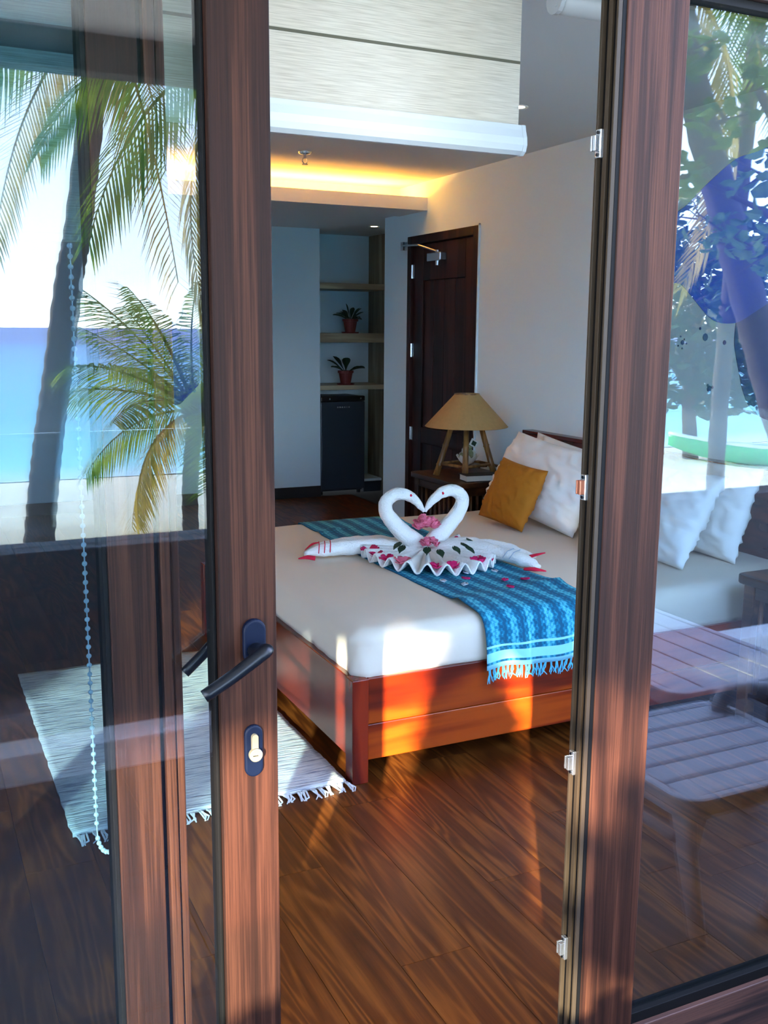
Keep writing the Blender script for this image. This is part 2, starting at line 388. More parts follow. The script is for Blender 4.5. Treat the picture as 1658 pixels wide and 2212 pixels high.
rp.color_ramp.elements[0].position = 0.22; rp.color_ramp.elements[0].color = srgb(0, 84, 116); rp.color_ramp.elements[1].position = 0.66; rp.color_ramp.elements[1].color = srgb(84, 186, 204)
e = rp.color_ramp.elements.new(0.44); e.color = srgb(0, 124, 158)
hem = N.new('ShaderNodeValToRGB'); hem.color_ramp.interpolation = 'CONSTANT'; Lk.new(V_, hem.inputs[0])
hem.color_ramp.elements[0].position = 0; hem.color_ramp.elements[0].color = (0, 0, 0, 1); hem.color_ramp.elements[1].position = 0.958; hem.color_ramp.elements[1].color = (1, 1, 1, 1)
for q, cc in ((0.964, 0), (0.970, 1), (0.985, 0), (0.990, 1)):
    e = hem.color_ramp.elements.new(q); e.color = (cc, cc, cc, 1)
mx = N.new('ShaderNodeMix'); mx.data_type = 'RGBA'; Lk.new(hem.outputs[0], mx.inputs[0]); Lk.new(rp.outputs[0], mx.inputs[6]); mx.inputs[7].default_value = srgb(140, 214, 236)
Lk.new(mx.outputs[2], p.inputs['Base Color']); p.inputs['Roughness'].default_value = 0.9
bp = N.new('ShaderNodeBump'); bp.inputs['Strength'].default_value = 0.25; bp.inputs['Distance'].default_value = 0.005; Lk.new(val, bp.inputs['Height']); Lk.new(bp.outputs[0], p.inputs['Normal'])
plain('runner_thread', srgb(90, 190, 222), 0.9)
plain('rug_thread', srgb(226, 220, 216), 0.95)
# sand and sea
plain('sand', srgb(246, 230, 198), 0.95, noise_amt=0.1, nscale=1.5, bump=1.0, bscale=2.2)
m, nt, p = newmat('sea'); N = nt.nodes; Lk = nt.links
tc = N.new('ShaderNodeTexCoord'); sp = N.new('ShaderNodeSeparateXYZ'); Lk.new(tc.outputs['Object'], sp.inputs[0])
mr = N.new('ShaderNodeMapRange'); mr.inputs[1].default_value = -15.5; mr.inputs[2].default_value = -230; Lk.new(sp.outputs['Y'], mr.inputs[0])
rp = N.new('ShaderNodeValToRGB'); Lk.new(mr.outputs[0], rp.inputs[0])
els = rp.color_ramp.elements; els[0].position = 0.0; els[0].color = srgb(226, 240, 236); els[1].position = 0.80; els[1].color = srgb(4, 50, 124)
for q, cc in ((0.012, srgb(120, 206, 200)), (0.06, srgb(20, 160, 172)), (0.3, srgb(0, 130, 160)), (0.6, srgb(2, 106, 156))):
    e = els.new(q); e.color = cc
Lk.new(rp.outputs[0], p.inputs['Base Color']); p.inputs['Roughness'].default_value = 0.35; p.inputs['Specular IOR Level'].default_value = 0.3
mp = N.new('ShaderNodeMapping'); mp.inputs['Scale'].default_value = (0.5, 1.6, 1); Lk.new(tc.outputs['Object'], mp.inputs[0])
nz = N.new('ShaderNodeTexNoise'); nz.inputs['Scale'].default_value = 1.2; nz.inputs['Detail'].default_value = 4; Lk.new(mp.outputs[0], nz.inputs['Vector'])
bp = N.new('ShaderNodeBump'); bp.inputs['Strength'].default_value = 0.5; bp.inputs['Distance'].default_value = 0.15; Lk.new(nz.outputs['Fac'], bp.inputs['Height']); Lk.new(bp.outputs[0], p.inputs['Normal'])

# ================================================================== THE SETTING
# floor of laminate planks running towards the back of the room
floor = obj('floor', MB().box(-2.6, 4.5, 0.0, 7.5, -0.12, -0.012), 'baseboard_dark')
structure(floor, 'dark red-brown wood plank floor of the bedroom', 'floor')
PW, PL = 0.192, 1.22
pm = MB().box(-PW/2+0.0008, PW/2-0.0008, -PL/2+0.0008, PL/2-0.0008, -0.012, 0.0)
def plank_mesh(l):
    me = bpy.data.meshes.new('plank'); b = MB().box(-PW/2+0.0007, PW/2-0.0007, -l/2+0.0007, l/2-0.0007, -0.012, 0.0)
    me.from_pydata(b.v, [], b.f); me.update(); me.materials.append(M['floor_wood']); return me
pfull = plank_mesh(PL); cache = {}
i = 0; x = -0.75
while x < 3.5:
    off = [0.0, 0.47, 0.83, 0.25, 0.66][i % 5]*PL
    y = 0.02 - off
    while y < 6.9:
        a, b = max(y, 0.02), min(y+PL, 6.9)
        if b-a > 0.002:
            l = round(b-a, 3)
            me = pfull if abs(l-PL) < 1e-3 else cache.setdefault(l, plank_mesh(l))
            inst('plank', me, floor, (x+PW/2, (a+b)/2, 0.0))
        y += PL
    x += PW; i += 1

def S(name, mb, mat, label, cat, **k): return structure(obj(name, mb, mat, **k), label, cat)
wr = MB().box(3.5, 3.62, 0.0, 4.40, 0, 2.56).box(3.5, 3.62, 5.44, 5.86, 0, 2.56).box(3.5, 3.62, 4.40, 5.44, 2.19, 2.56).box(3.61, 3.62, 4.40, 5.44, 0, 2.19)
S('wall_right', wr, 'wall_paint', 'pale off-white wall behind the headboard and entry door', 'wall')
S('wall_left', MB().box(-2.72, -2.6, 0.0, 7.5, 0, 2.56), 'wall_paint', 'plain white left side wall of the room', 'wall')
S('wall_back', MB().box(-2.6, 3.364, 6.9, 7.5, 0, 2.37), 'wall_paint_cool', 'grey-blue wall panel left of the shelf niche', 'wall')
S('wall_niche', MB().box(3.364, 4.45, 7.34, 7.5, 0, 2.37).box(4.40, 4.5, 5.86, 7.34, 0, 2.37).box(3.62, 4.4, 5.76, 5.86, 0, 2.56), 'wall_paint_cool', 'grey-blue recess wall behind the shelves and fridge', 'wall')
S('baseboard_back', MB().box(-2.6, 3.364, 6.888, 6.9, 0, 0.10), 'baseboard_dark', 'dark baseboard under the grey-blue wall panel', 'baseboard', bevel=0.003)
S('ceiling', MB().box(-2.6, 3.62, 0.0, 5.62, 2.555, 2.66), 'ceiling_paint', 'flat pale grey bedroom ceiling', 'ceiling')
S('ceiling_soffit', MB().box(-2.6, 3.5, 5.15, 5.17, 2.350, 2.440).box(-2.6, 3.5, 5.17, 5.60, 2.350, 2.385).box(-2.6, 4.5, 5.60, 7.5, 2.362, 2.56), 'ceiling_paint', 'lowered soffit with a cove edge over the entry', 'ceiling')
cl = obj('cove_light', MB().box(-2.5, 3.40, 5.36, 5.40, 2.386, 2.398), 'led_warm')
tag(cl, 'warm yellow light strip glowing in the ceiling cove', 'light strip')
S('wall_front', MB().box(-2.6, 3.62, -0.04, 0.06, 2.24, 2.66).box(-2.72, -2.6, -0.04, 0.06, -0.1, 2.66).box(3.47, 3.62, -0.04, 0.06, -0.1, 2.24), 'wall_paint', 'narrow wall above the glass doors', 'wall')
S('trim_1', MB().box(-2.6, 3.47, -0.05, 0.22, 2.17, 2.24), 'frame_wood_across', 'brown wood-grain head frame over the glass doors', 'trim')
S('trim_2', MB().box(-2.6, 1.118, -0.05, 0.018, -0.10, 0.0).box(-2.6, 1.118, -0.012, -0.006, 0, 0.011), 'channel_bronze', 'bronze sliding door sill track', 'trim')

# ---- window_1: the fixed pane right of the opening
w1 = shell('window_1', 'fixed wood-framed glass pane right of the opening with a blue painted decal', 'window', (1.2, -0.02, 0))
obj('stile', MB().box(1.135, 1.268, -0.05, 0.0, -0.06, 2.17), 'frame_wood', w1, bevel=0.002)
obj('stile', MB().box(3.36, 3.47, -0.05, 0.0, -0.06, 2.17), 'frame_wood', w1, bevel=0.002)
obj('bottom_rail', MB().box(1.268, 3.36, -0.05, 0.0, -0.06, 0.076), 'frame_wood_across', w1, bevel=0.002)
obj('top_rail', MB().box(1.268, 3.36, -0.05, 0.0, 2.085, 2.17), 'frame_wood_across', w1, bevel=0.002)
obj('glazing_bead', MB().box(1.268, 3.36, -0.038, -0.004, 0.076, 0.100).box(1.268, 3.36, -0.038, -0.004, 2.070, 2.085).box(1.268, 1.274, -0.038, -0.004, 0.1, 2.07), 'seal_black', w1, bevel=0.001)
pane1 = obj('pane', MB().box(1.272, 3.355, -0.024, -0.018, 0.09, 2.08), 'fixed_glass', w1)
ch = obj('jamb_channel', MB().box(1.126, 1.1352, -0.048, 0.0, -0.06, 2.17), 'seal_black', w1)
obj('channel_lip', MB().box(1.1175, 1.128, -0.048, -0.043, -0.06, 2.17).box(1.1175, 1.128, -0.006, 0.0, -0.06, 2.17), 'channel_bronze', ch, bevel=0.001)
obj('channel_rib', MB().box(1.121, 1.128, -0.028, -0.017, -0.06, 2.17), 'channel_bronze', ch, bevel=0.001)
for z, mt in ((1.82, 'chrome'), (1.218, 'copper'), (0.679, 'chrome'), (0.284, 'chrome')):
    k = obj('strike_plate', MB().box(1.1135, 1.1215, -0.020, -0.006, z-0.024, z+0.024), 'chrome', w1, bevel=0.0015)
    obj('keeper_lip', MB().box(1.104, 1.1137, -0.018, -0.011, z-0.013, z+0.013).box(1.104, 1.1137, -0.008, -0.004, z-0.013, z+0.013), mt, k, bevel=0.001)
    for s in (-1, 1):
        obj('screw', MB().lathe([(0.0033, -0.0012), (0.0028, 0.0005)], (1.1130, -0.013, z+s*0.0185), 8, axis='x'), 'metal_black', k)

# decal of flowing blue shapes stuck on the inside of that pane; (x, z) outlines in metres
def film_part(name, poly, y, mat, parent, th=0.0012):
    return obj(name, MB().prism(poly, y, y+th, 'y'), mat, parent)
def smooth_poly(pts, n=5):
    P = [Vector((a, b)) for a, b in pts]; out = []; m_ = len(P)
    for i in range(m_):
        p0, p1, p2, p3 = P[i-1], P[i], P[(i+1) % m_], P[(i+2) % m_]
        for k in range(n):
            t = k/n
            q = 0.5*((2*p1)+(p2-p0)*t+(2*p0-5*p1+4*p2-p3)*t*t+(-p0+3*p1-3*p2+p3)*t**3); out.append((q.x, q.y))
    return out
lobe1 = [(1.276, 1.692), (1.298, 1.717), (1.316, 1.729), (1.364, 1.771), (1.426, 1.817), (1.475, 1.834), (1.531, 1.852), (1.604, 1.843), (1.648, 1.786), (1.646, 1.698), (1.619, 1.608), (1.56, 1.571), (1.491, 1.534), (1.457, 1.519), (1.416, 1.518), (1.386, 1.529), (1.35, 1.558), (1.314, 1.587), (1.276, 1.599)]
lobe2 = [(1.488, 1.569), (1.466, 1.543), (1.457, 1.519), (1.456, 1.481), (1.463, 1.454), (1.475, 1.419), (1.487, 1.387), (1.511, 1.353), (1.561, 1.327), (1.624, 1.333), (1.683, 1.388), (1.691, 1.481), (1.636, 1.563), (1.558, 1.588)]
stripes = [[(1.331, 1.65), (1.342, 1.646), (1.366, 1.626), (1.399, 1.576), (1.425, 1.546), (1.414, 1.538), (1.389, 1.567), (1.359, 1.609)],
           [(1.383, 1.702), (1.399, 1.678), (1.429, 1.628), (1.453, 1.586), (1.477, 1.56), (1.448, 1.551), (1.43, 1.585), (1.407, 1.636)],
           [(1.45, 1.689), (1.466, 1.672), (1.484, 1.63), (1.514, 1.605), (1.491, 1.597), (1.466, 1.625)],
           [(1.5, 1.691), (1.521, 1.657), (1.543, 1.615), (1.518, 1.622), (1.507, 1.657)],
           [(1.486, 1.463), (1.52, 1.486), (1.556, 1.49), (1.555, 1.479), (1.521, 1.474), (1.493, 1.45)],
           [(1.494, 1.409), (1.525, 1.436), (1.564, 1.445), (1.562, 1.434), (1.529, 1.423), (1.504, 1.4)]]
dots = [(1.289, 1.574, 0.0024), (1.367, 1.507, 0.0024), (1.381, 1.491, 0.0064), (1.326, 1.481, 0.004), (1.321, 1.492, 0.0016), (1.33, 1.487, 0.0016), (1.336, 1.479, 0.0016), (1.316, 1.475, 0.0016), (1.326, 1.47, 0.0016), (1.43, 1.481, 0.004), (1.309, 1.418, 0.004), (1.395, 1.4, 0.0024), (1.399, 1.393, 0.0056), (1.407, 1.396, 0.0024)]
def clipx(pl): return [(max(a, 1.2755), b) for a, b in pl]
d1 = film_part('decal', clipx(smooth_poly(lobe1, 4)), -0.0165, 'film_blue', w1); d1['label'] = 'deep blue wavy film shape on the glass'
d2 = film_part('decal', smooth_poly(lobe2, 4), -0.0150, 'film_deep', w1); d2['label'] = 'dark blue ruffled film shape low on the glass'
for i, s in enumerate(stripes):
    film_part('decal_stripe', smooth_poly(s, 3), -0.0134, 'film_light', d1 if i < 4 else d2)
for x, z, r in dots:
    film_part('paint_dot', [(x+r*math.cos(k*PI/4), z+1.15*r*math.sin(k*PI/4)) for k in range(8)], -0.0165, 'film_deep', w1)

# ---- door_1: the sliding leaf with handle, pushed open to the left
D1 = shell('door_1', 'open wood-grain sliding glass door with a black lever handle', 'door', (0, 0, 0))
obj('stile', MB().box(0.414, 0.507, -0.045, 0.02, 0.012, 2.165), 'frame_wood', D1, bevel=0.002)
obj('stile', MB().box(-0.74, -0.64, -0.045, 0.02, 0.012, 2.165), 'frame_wood', D1, bevel=0.002)
obj('top_rail', MB().box(-0.64, 0.414, -0.045, 0.02, 2.07, 2.165), 'frame_wood_across', D1, bevel=0.002)
obj('bottom_rail', MB().box(-0.64, 0.414, -0.045, 0.02, 0.012, 0.105), 'frame_wood_across', D1, bevel=0.002)
obj('glazing_seal', MB().box(0.4085, 0.414, -0.030, 0.010, 0.105, 2.07).box(-0.64, -0.632, -0.034, 0.01, 0.105, 2.07), 'seal_black', D1, bevel=0.0015)
obj('pane', MB().box(-0.636, 0.412, -0.018, -0.012, 0.10, 2.075), 'pane_glass', D1)
def oval(cx, cz, w, h, n=10):
    r = w/2; P = []
    for k in range(n+1): a = PI*k/n; P.append((cx+r*math.cos(a), cz+h/2-r+r*math.sin(a)))
    for k in range(n+1): a = PI+PI*k/n; P.append((cx+r*math.cos(a), cz-h/2+r+r*math.sin(a)))
    return P
hd = obj('handle_rosette', MB().prism(oval(0.4675, 1.018, 0.037, 0.074), -0.057, -0.045, 'y'), 'escutcheon', D1, bevel=0.004, seg=3); hd['label'] = 'dark blue oval handle plate'
hp = catmull([(0.4675, -0.056, 1.006), (0.4685, -0.080, 1.010), (0.4700, -0.098, 1.017), (0.4650, -0.106, 1.017), (0.445, -0.108, 1.005), (0.412, -0.107, 0.984), (0.371, -0.105, 0.9605)], 5)
obj('lever', MB().tube(hp, lerpl([0.0135, 0.0125, 0.0125, 0.0125, 0.0120, 0.0115, 0.0112], 5), 14, flat=0.85), 'metal_black', hd, smooth=True)
hi = obj('inner_rosette', MB().prism(oval(0.4665, 1.006, 0.033, 0.072), 0.02, 0.032, 'y'), 'metal_black', D1, bevel=0.004)
hp2 = catmull([(0.467, 0.03, 1.006), (0.4675, 0.062, 1.008), (0.466, 0.075, 1.004), (0.445, 0.082, 0.986), (0.418, 0.081, 0.961), (0.388, 0.079, 0.936)], 5)
obj('lever', MB().tube(hp2, 0.0105, 12, flat=0.85), 'metal_black', hi, smooth=True)
ob = obj('inner_cover', MB().box(0.440, 0.475, 0.02, 0.03, 0.985, 1.10), 'metal_black', D1, bevel=0.004)
lk = obj('lock_plate', MB().prism(oval(0.4640, 0.8365, 0.030, 0.087), -0.054, -0.045, 'y'), 'escutcheon', D1, bevel=0.003, seg=3); lk['label'] = 'dark blue oval lock plate'
cyl = obj('lock_cylinder', MB().lathe([(0.0085, 0), (0.0108, -0.003), (0.0108, -0.010), (0.0095, -0.011)], (0.4640, -0.054, 0.8335), 20, axis='y').prism(oval(0.4640, 0.850, 0.0105, 0.034), -0.060, -0.054, 'y'), 'cylinder_cream', lk)
mk = MB()
for k, (dx, w_, h_) in enumerate(((-0.0048, 0.0012, 0.0016), (-0.0030, 0.0014, 0.0014), (-0.0012, 0.0010, 0.0016), (0.0006, 0.0012, 0.0012), (0.0022, 0.0008, 0.0016))):
    mk.box(0.4640+dx-w_/2, 0.4640+dx+w_/2, -0.0655, -0.0648, 0.8335-h_/2, 0.8335+h_/2)
obj('stamped_mark', mk, 'seal_black', lk)

# ---- window_2: the fixed pane further left, its post shows through the sliding leaf
w2 = shell('window_2', 'fixed wood-framed glass pane left of the sliding door', 'window', (0.3, 0.12, 0))
obj('post', MB().box(0.272, 0.346, 0.085, 0.16, 0.0, 2.17), 'frame_wood', w2, bevel=0.002)
obj('post_rib', MB().box(0.355, 0.372, 0.085, 0.16, 0.0, 2.17).box(0.374, 0.388, 0.092, 0.16, 0.0, 2.17), 'frame_wood', w2, bevel=0.003)
obj('post_groove', MB().box(0.344, 0.357, 0.105, 0.155, 0.0, 2.17).box(0.371, 0.375, 0.105, 0.155, 0, 2.17), 'seal_black', w2)
obj('glazing_seal', MB().box(0.264, 0.272, 0.09, 0.15, 0.08, 2.10), 'seal_black', w2, bevel=0.001)
obj('bottom_rail', MB().box(-2.6, 0.272, 0.085, 0.16, 0.0, 0.09), 'frame_wood_across', w2, bevel=0.002)
obj('top_rail', MB().box(-2.6, 0.272, 0.085, 0.16, 2.09, 2.17), 'frame_wood_across', w2, bevel=0.002)
obj('stile', MB().box(-2.6, -2.5, 0.085, 0.16, 0.09, 2.09), 'frame_wood', w2, bevel=0.002)
obj('pane', MB().box(-2.5, 0.268, 0.118, 0.124, 0.085, 2.095), 'tinted_glass', w2)
# ---- door_2: a second leaf parked behind the post, a blue decal on its glass
D2 = shell('door_2', 'second sliding glass leaf parked behind the post with a rounded blue decal', 'door', (0.45, 0.2, 0))
obj('stile', MB().box(0.505, 0.575, 0.175, 0.215, 0.012, 2.165), 'frame_wood', D2, bevel=0.002)
obj('top_rail', MB().box(-0.5, 0.505, 0.175, 0.215, 2.08, 2.165), 'frame_wood_across', D2, bevel=0.002)
obj('bottom_rail', MB().box(-0.5, 0.505, 0.175, 0.215, 0.012, 0.10), 'frame_wood_across', D2, bevel=0.002)
obj('stile', MB().box(-0.57, -0.5, 0.175, 0.215, 0.012, 2.165), 'frame_wood', D2, bevel=0.002)
obj('pane', MB().box(-0.5, 0.506, 0.193, 0.198, 0.095, 2.085), 'rail_glass', D2)
lfd = [(0.388, 1.54), (0.405, 1.543), (0.423, 1.541), (0.434, 1.528), (0.45, 1.515), (0.457, 1.492), (0.462, 1.461), (0.464, 1.437), (0.459, 1.41), (0.447, 1.395), (0.434, 1.383), (0.422, 1.372), (0.406, 1.372), (0.387, 1.376), (0.368, 1.4), (0.362, 1.446), (0.368, 1.506)]
d3 = film_part('decal', smooth_poly(lfd, 3), 0.1985, 'film_blue', D2); d3['label'] = 'blue ruffled film shape behind the post'
for k in range(4):
    z = 1.41+k*0.032
    film_part('decal_stripe', smooth_poly([(0.392, z), (0.41, z+0.012), (0.435, z+0.004), (0.452, z-0.014), (0.446, z-0.018), (0.43, z-0.006), (0.41, z+0.002)], 3), 0.2000, 'film_teal', d3)

# ---- door_3: dark panelled entry door in the right wall
D3 = shell('door_3', 'dark brown plank entry door beside the lamp with a chrome closer', 'door', (3.5, 4.92, 0))
obj('door_frame', MB().box(3.485, 3.60, 4.405, 4.465, 0, 2.185).box(3.485, 3.60, 5.375, 5.435, 0, 2.185).box(3.485, 3.60, 4.465, 5.375, 2.125, 2.185), 'door_wood', D3, bevel=0.004)
obj('casing_line', MB().box(3.488, 3.51, 4.395, 4.405, 0, 2.195).box(3.488, 3.51, 5.435, 5.445, 0, 2.195).box(3.488, 3.51, 4.395, 5.445, 2.185, 2.195), 'wall_paint', D3)
obj('door_stile', MB().box(3.51, 3.55, 4.467, 4.60, 0.01, 2.12), 'door_wood', D3, bevel=0.004)
obj('door_stile', MB().box(3.51, 3.55, 5.225, 5.373, 0.01, 2.12), 'door_wood', D3, bevel=0.004)
obj('door_rail', MB().box(3.51, 3.55, 4.60, 5.225, 1.86, 2.12), 'door_wood', D3, bevel=0.004)
obj('door_rail', MB().box(3.51, 3.55, 4.60, 5.225, 0.66, 0.78), 'door_wood', D3, bevel=0.004)
obj('door_rail', MB().box(3.51, 3.55, 4.60, 5.225, 0.01, 0.20), 'door_wood', D3, bevel=0.004)
for k in range(4):
    y0 = 4.60+k*0.15625
    obj('board', MB().box(3.522, 3.545, y0+0.002, y0+0.1545, 0.78, 1.86), 'door_wood', D3, bevel=0.005)
    obj('board', MB().box(3.522, 3.545, y0+0.002, y0+0.1545, 0.20, 0.66), 'door_wood', D3, bevel=0.005)
for z in (0.72, 1.35, 1.93):
    obj('hinge', MB().tube([(3.497, 5.378, z-0.05), (3.497, 5.378, z+0.05)], 0.008, 8).box(3.4995, 3.506, 5.345, 5.378, z-0.05, z+0.05), 'chrome', D3)
dc = obj('door_closer', MB().box(3.455, 3.51, 4.87, 5.07, 1.985, 2.045), 'chrome', D3, bevel=0.008)
obj('closer_arm', MB().tube([(3.48, 4.95, 2.05), (3.40, 5.09, 2.10)], 0.008, 8).tube([(3.40, 5.09, 2.10), (3.46, 5.48, 2.125)], 0.008, 8).box(3.46, 3.50, 5.46, 5.50, 2.09, 2.15).tube([(3.48, 4.95, 1.955), (3.48, 4.95, 2.06)], 0.014, 10), 'chrome', dc)

# ---- ceiling fittings
sp_ = thing('fire_sprinkler', 'small chrome fire sprinkler hanging from the ceiling near the cove', 'sprinkler', (2.287, 4.446, 2.555))
obj('rosette', MB().lathe([(0.040, 2.555), (0.036, 2.545), (0.012, 2.540)], (2.287, 4.446, 0), 20), 'chrome', sp_, smooth=False)
obj('nozzle', MB().tube([(2.287, 4.446, 2.545), (2.287, 4.446, 2.515)], 0.009, 10).tube([(2.275, 4.446, 2.52), (2.270, 4.446, 2.50), (2.283, 4.446, 2.485)], 0.003, 6).tube([(2.299, 4.446, 2.52), (2.304, 4.446, 2.50), (2.291, 4.446, 2.485)], 0.003, 6), 'chrome', sp_)
obj('deflector', MB().lathe([(0.018, 2.486), (0.018, 2.482)], (2.287, 4.446, 0), 14), 'chrome', sp_)
for (x, y, z, lab) in ((3.683, 6.457, 2.362, 'small lit downlight in the soffit before the shelf niche'), (2.745, 2.795, 2.555, 'small lit ceiling downlight beside the blind edge')):
    dl = thing('downlight', lab, 'downlight', (x, y, z), 'recessed downlights')
    obj('trim_ring', MB().lathe([(0.030, z-0.001), (0.045, z-0.001), (0.045, z-0.006), (0.030, z-0.004)], (x, y, 0), 20, closed=True), 'white_plastic', dl)
    obj('bulb', MB().lathe([(0.028, z-0.0005), (0.026, z-0.003)], (x, y, 0), 16), 'lamp_warm', dl)

# ================================================================== NICHE
sh = [(0.962, 1.003, 'lowest pale wood shelf in the niche above the fridge'), (1.385, 1.467, 'thick middle wood shelf in the niche holding a plant'), (1.854, 1.906, 'empty top wood shelf in the niche')]
for z0, z1, lab in sh:
    tag(obj('niche_shelf', MB().box(3.366, 4.03, 6.905, 7.338, z0, z1), 'shelf_wood', loc=(3.7, 7.1, z0), bevel=0.003), lab, 'shelf', 'niche shelves')
tag(obj('niche_side_panel', MB().box(4.035, 4.065, 6.905, 7.338, 0.0, 2.36), 'panel_wood', loc=(4.05, 7.1, 0), bevel=0.002), 'tall tan wood side panel at the right end of the niche', 'panel')
def potted(x, y, z, label, n, L, spread, seed, wide):
    rnd = random.Random(seed)
    t = thing('potted_plant', label, 'plant', (x, y, z), 'potted plants in the niche')
    obj('saucer', MB().lathe([(0.02, z), (0.075, z), (0.082, z+0.012), (0.07, z+0.012), (0.06, z+0.006)], (x, y, 0), 20), 'pot_red', t)
    obj('pot', MB().lathe([(0.045, z+0.008), (0.063, z+0.105), (0.072, z+0.107), (0.073, z+0.128), (0.063, z+0.128), (0.060, z+0.112)], (x, y, 0), 20), 'pot_red', t)
    for k in range(n):
        a = 2*PI*k/n + rnd.uniform(-.3, .3); el = rnd.uniform(*spread); l = L*rnd.uniform(0.75, 1.15); b = MB()
        d = Vector((math.cos(a), math.sin(a), 0)); s_ = Vector((-math.sin(a), math.cos(a), 0)); pts = []
        for q in range(7):
            u = q/6; c_ = Vector((x, y, z+0.11)) + d*(l*math.sin(el)*u**0.9) + Vector((0, 0, 1))*(l*(math.cos(el)*u - 0.28*u*u))
            w_ = wide*(0.12 if u < 0.3 else math.sin(PI*(u-0.22)/0.80)) if u < 1 else 0.001
            pts += [c_-s_*w_+Vector((0, 0, w_*0.4)), c_-Vector((0, 0, 0.002)), c_+s_*w_+Vector((0, 0, w_*0.4))]
        b.add(pts, [f for q in range(6) for f in ((q*3, q*3+1, q*3+4, q*3+3), (q*3+1, q*3+2, q*3+5, q*3+4))])
        obj('leaf', b, 'leaf_dark', t, smooth=True, solid=0.002)
potted(3.70, 7.0, 1.467, 'bushy potted plant in a red pot on the middle shelf', 16, 0.20, (0.15, 1.25), 3, 0.022)
potted(3.655, 7.0, 1.003, 'broad-leaved potted plant in a red pot on the lowest shelf', 7, 0.26, (0.45, 1.1), 8, 0.034)
fr = thing('mini_fridge', 'dark grey mini fridge in the niche under the shelves', 'fridge', (3.6, 7.0, 0))
obj('body', MB().box(3.372, 3.806, 6.96, 7.33, 0.03, 0.90), 'fridge_grey', fr, bevel=0.006)
fd = obj('fridge_door', MB().box(3.372, 3.806, 6.905, 6.955, 0.05, 0.855), 'fridge_grey', fr, bevel=0.006)
obj('handle_strip', MB().box(3.372, 3.806, 6.90, 6.955, 0.858, 0.905), 'fridge_black', fd, bevel=0.008)
b = MB()
for k in range(6): b.box(3.53+k*0.022, 3.545+k*0.022, 6.9035, 6.905, 0.80, 0.812)
obj('badge', b, 'chrome', fd)
for x in (3.45, 3.755): obj('latch', MB().box(x, x+0.012, 6.896, 6.90, 0.875, 0.89), 'chrome', fd)
for x in (3.40, 3.78): obj('foot', MB().lathe([(0.02, 0), (0.02, 0.03)], (x, 6.99, 0), 10), 'fridge_black', fr)
bx = thing('storage_box', 'small grey box on the floor beside the fridge', 'box', (3.92, 7.1, 0))
obj('box_body', MB().box(3.83, 4.01, 6.98, 7.28, 0.0, 0.10), 'fridge_grey', bx, bevel=0.006)
obj('lid', MB().box(3.825, 4.015, 6.975, 7.285, 0.10, 0.125), 'page_white', bx, bevel=0.004)

# ================================================================== BED
bed = thing('bed', 'glossy red-brown wooden bed with a dark headboard', 'bed', (2.35, 2.3, 0))
for z0, z1, nm in ((0.205, 0.365, 'side_board'), (0.078, 0.2035, 'side_board')):
    obj(nm, MB().box(1.318, 3.42, 1.374, 1.402, z0, z1), 'bed_wood', bed, bevel=0.003)
    obj(nm, MB().box(1.318, 3.42, 3.20, 3.228, z0, z1), 'bed_wood', bed, bevel=0.003)
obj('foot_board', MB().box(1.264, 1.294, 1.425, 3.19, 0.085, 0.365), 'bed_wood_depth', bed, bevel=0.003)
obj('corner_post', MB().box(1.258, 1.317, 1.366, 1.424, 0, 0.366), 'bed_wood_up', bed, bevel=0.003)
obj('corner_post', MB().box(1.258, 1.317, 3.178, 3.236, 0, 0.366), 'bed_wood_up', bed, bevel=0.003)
obj('slat_base', MB().box(1.294, 3.42, 1.402, 3.20, 0.27, 0.352), 'baseboard_dark', bed)
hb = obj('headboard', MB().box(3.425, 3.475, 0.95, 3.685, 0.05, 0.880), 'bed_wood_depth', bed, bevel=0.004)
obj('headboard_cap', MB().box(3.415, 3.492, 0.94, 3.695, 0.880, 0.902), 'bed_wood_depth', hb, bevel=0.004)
obj('leg', MB().box(3.40, 3.46, 1.40, 1.46, 0, 0.27), 'bed_wood_up', bed)
obj('leg', MB().box(3.40, 3.46, 3.12, 3.18, 0, 0.27), 'bed_wood_up', bed)

# mattress under a fitted white sheet
def mattress_pt(u, v, x0, x1, y0, y1, z0, z1, r):
    pass
mb = MB(); X0, X1, Y0, Y1, Z0, Z1, R_ = 1.288, 3.405, 1.392, 3.205, 0.353, 0.528, 0.055
def rr(t, h):  # superellipse-like ring around the section
    return t
NX, NY = 56, 48
def matt(u, v):
    # u, v in -1..1 : spread a square sheet over top and sides
    return None
prof = [(0.0, Z0), (-0.006, Z0+0.03), (-0.008, Z0+0.07), (-0.006, Z0+0.11)]
for k in range(6):
    a = PI/2*k/5; prof.append((R_-R_*math.cos(a) - 0.004*(1-k/5), Z1-R_+R_*math.sin(a)))
def outline(ins, n=30, cr_=0.06):
    P = []; a0, a1, b0, b1 = X0+ins, X1-ins, Y0+ins, Y1-ins; c_ = max(cr_-ins*0.5, 0.015)
    for (cx, cy, s0) in ((a1-c_, b1-c_, 0), (a0+c_, b1-c_, PI/2), (a0+c_, b0+c_, PI), (a1-c_, b0+c_, 3*PI/2)):
        for k in range(7): t = s0+PI/2*k/6; P.append((cx+c_*math.cos(t), cy+c_*math.sin(t)))
        nx = {0: (a0+c_, b1), PI/2: (a0, b0+c_), PI: (a1-c_, b0), 3*PI/2: (a1, b1-c_)}[s0]; l = P[-1]
        for k in range(1, n): P.append((l[0]+(nx[0]-l[0])*k/n, l[1]+(nx[1]-l[1])*k/n))
    return P
rings = []
insets = prof + [(0.09, Z1+0.002), (0.16, Z1+0.004), (0.3, Z1+0.005), (0.5, Z1+0.005), (0.7, Z1+0.005), (0.85, Z1+0.005)]
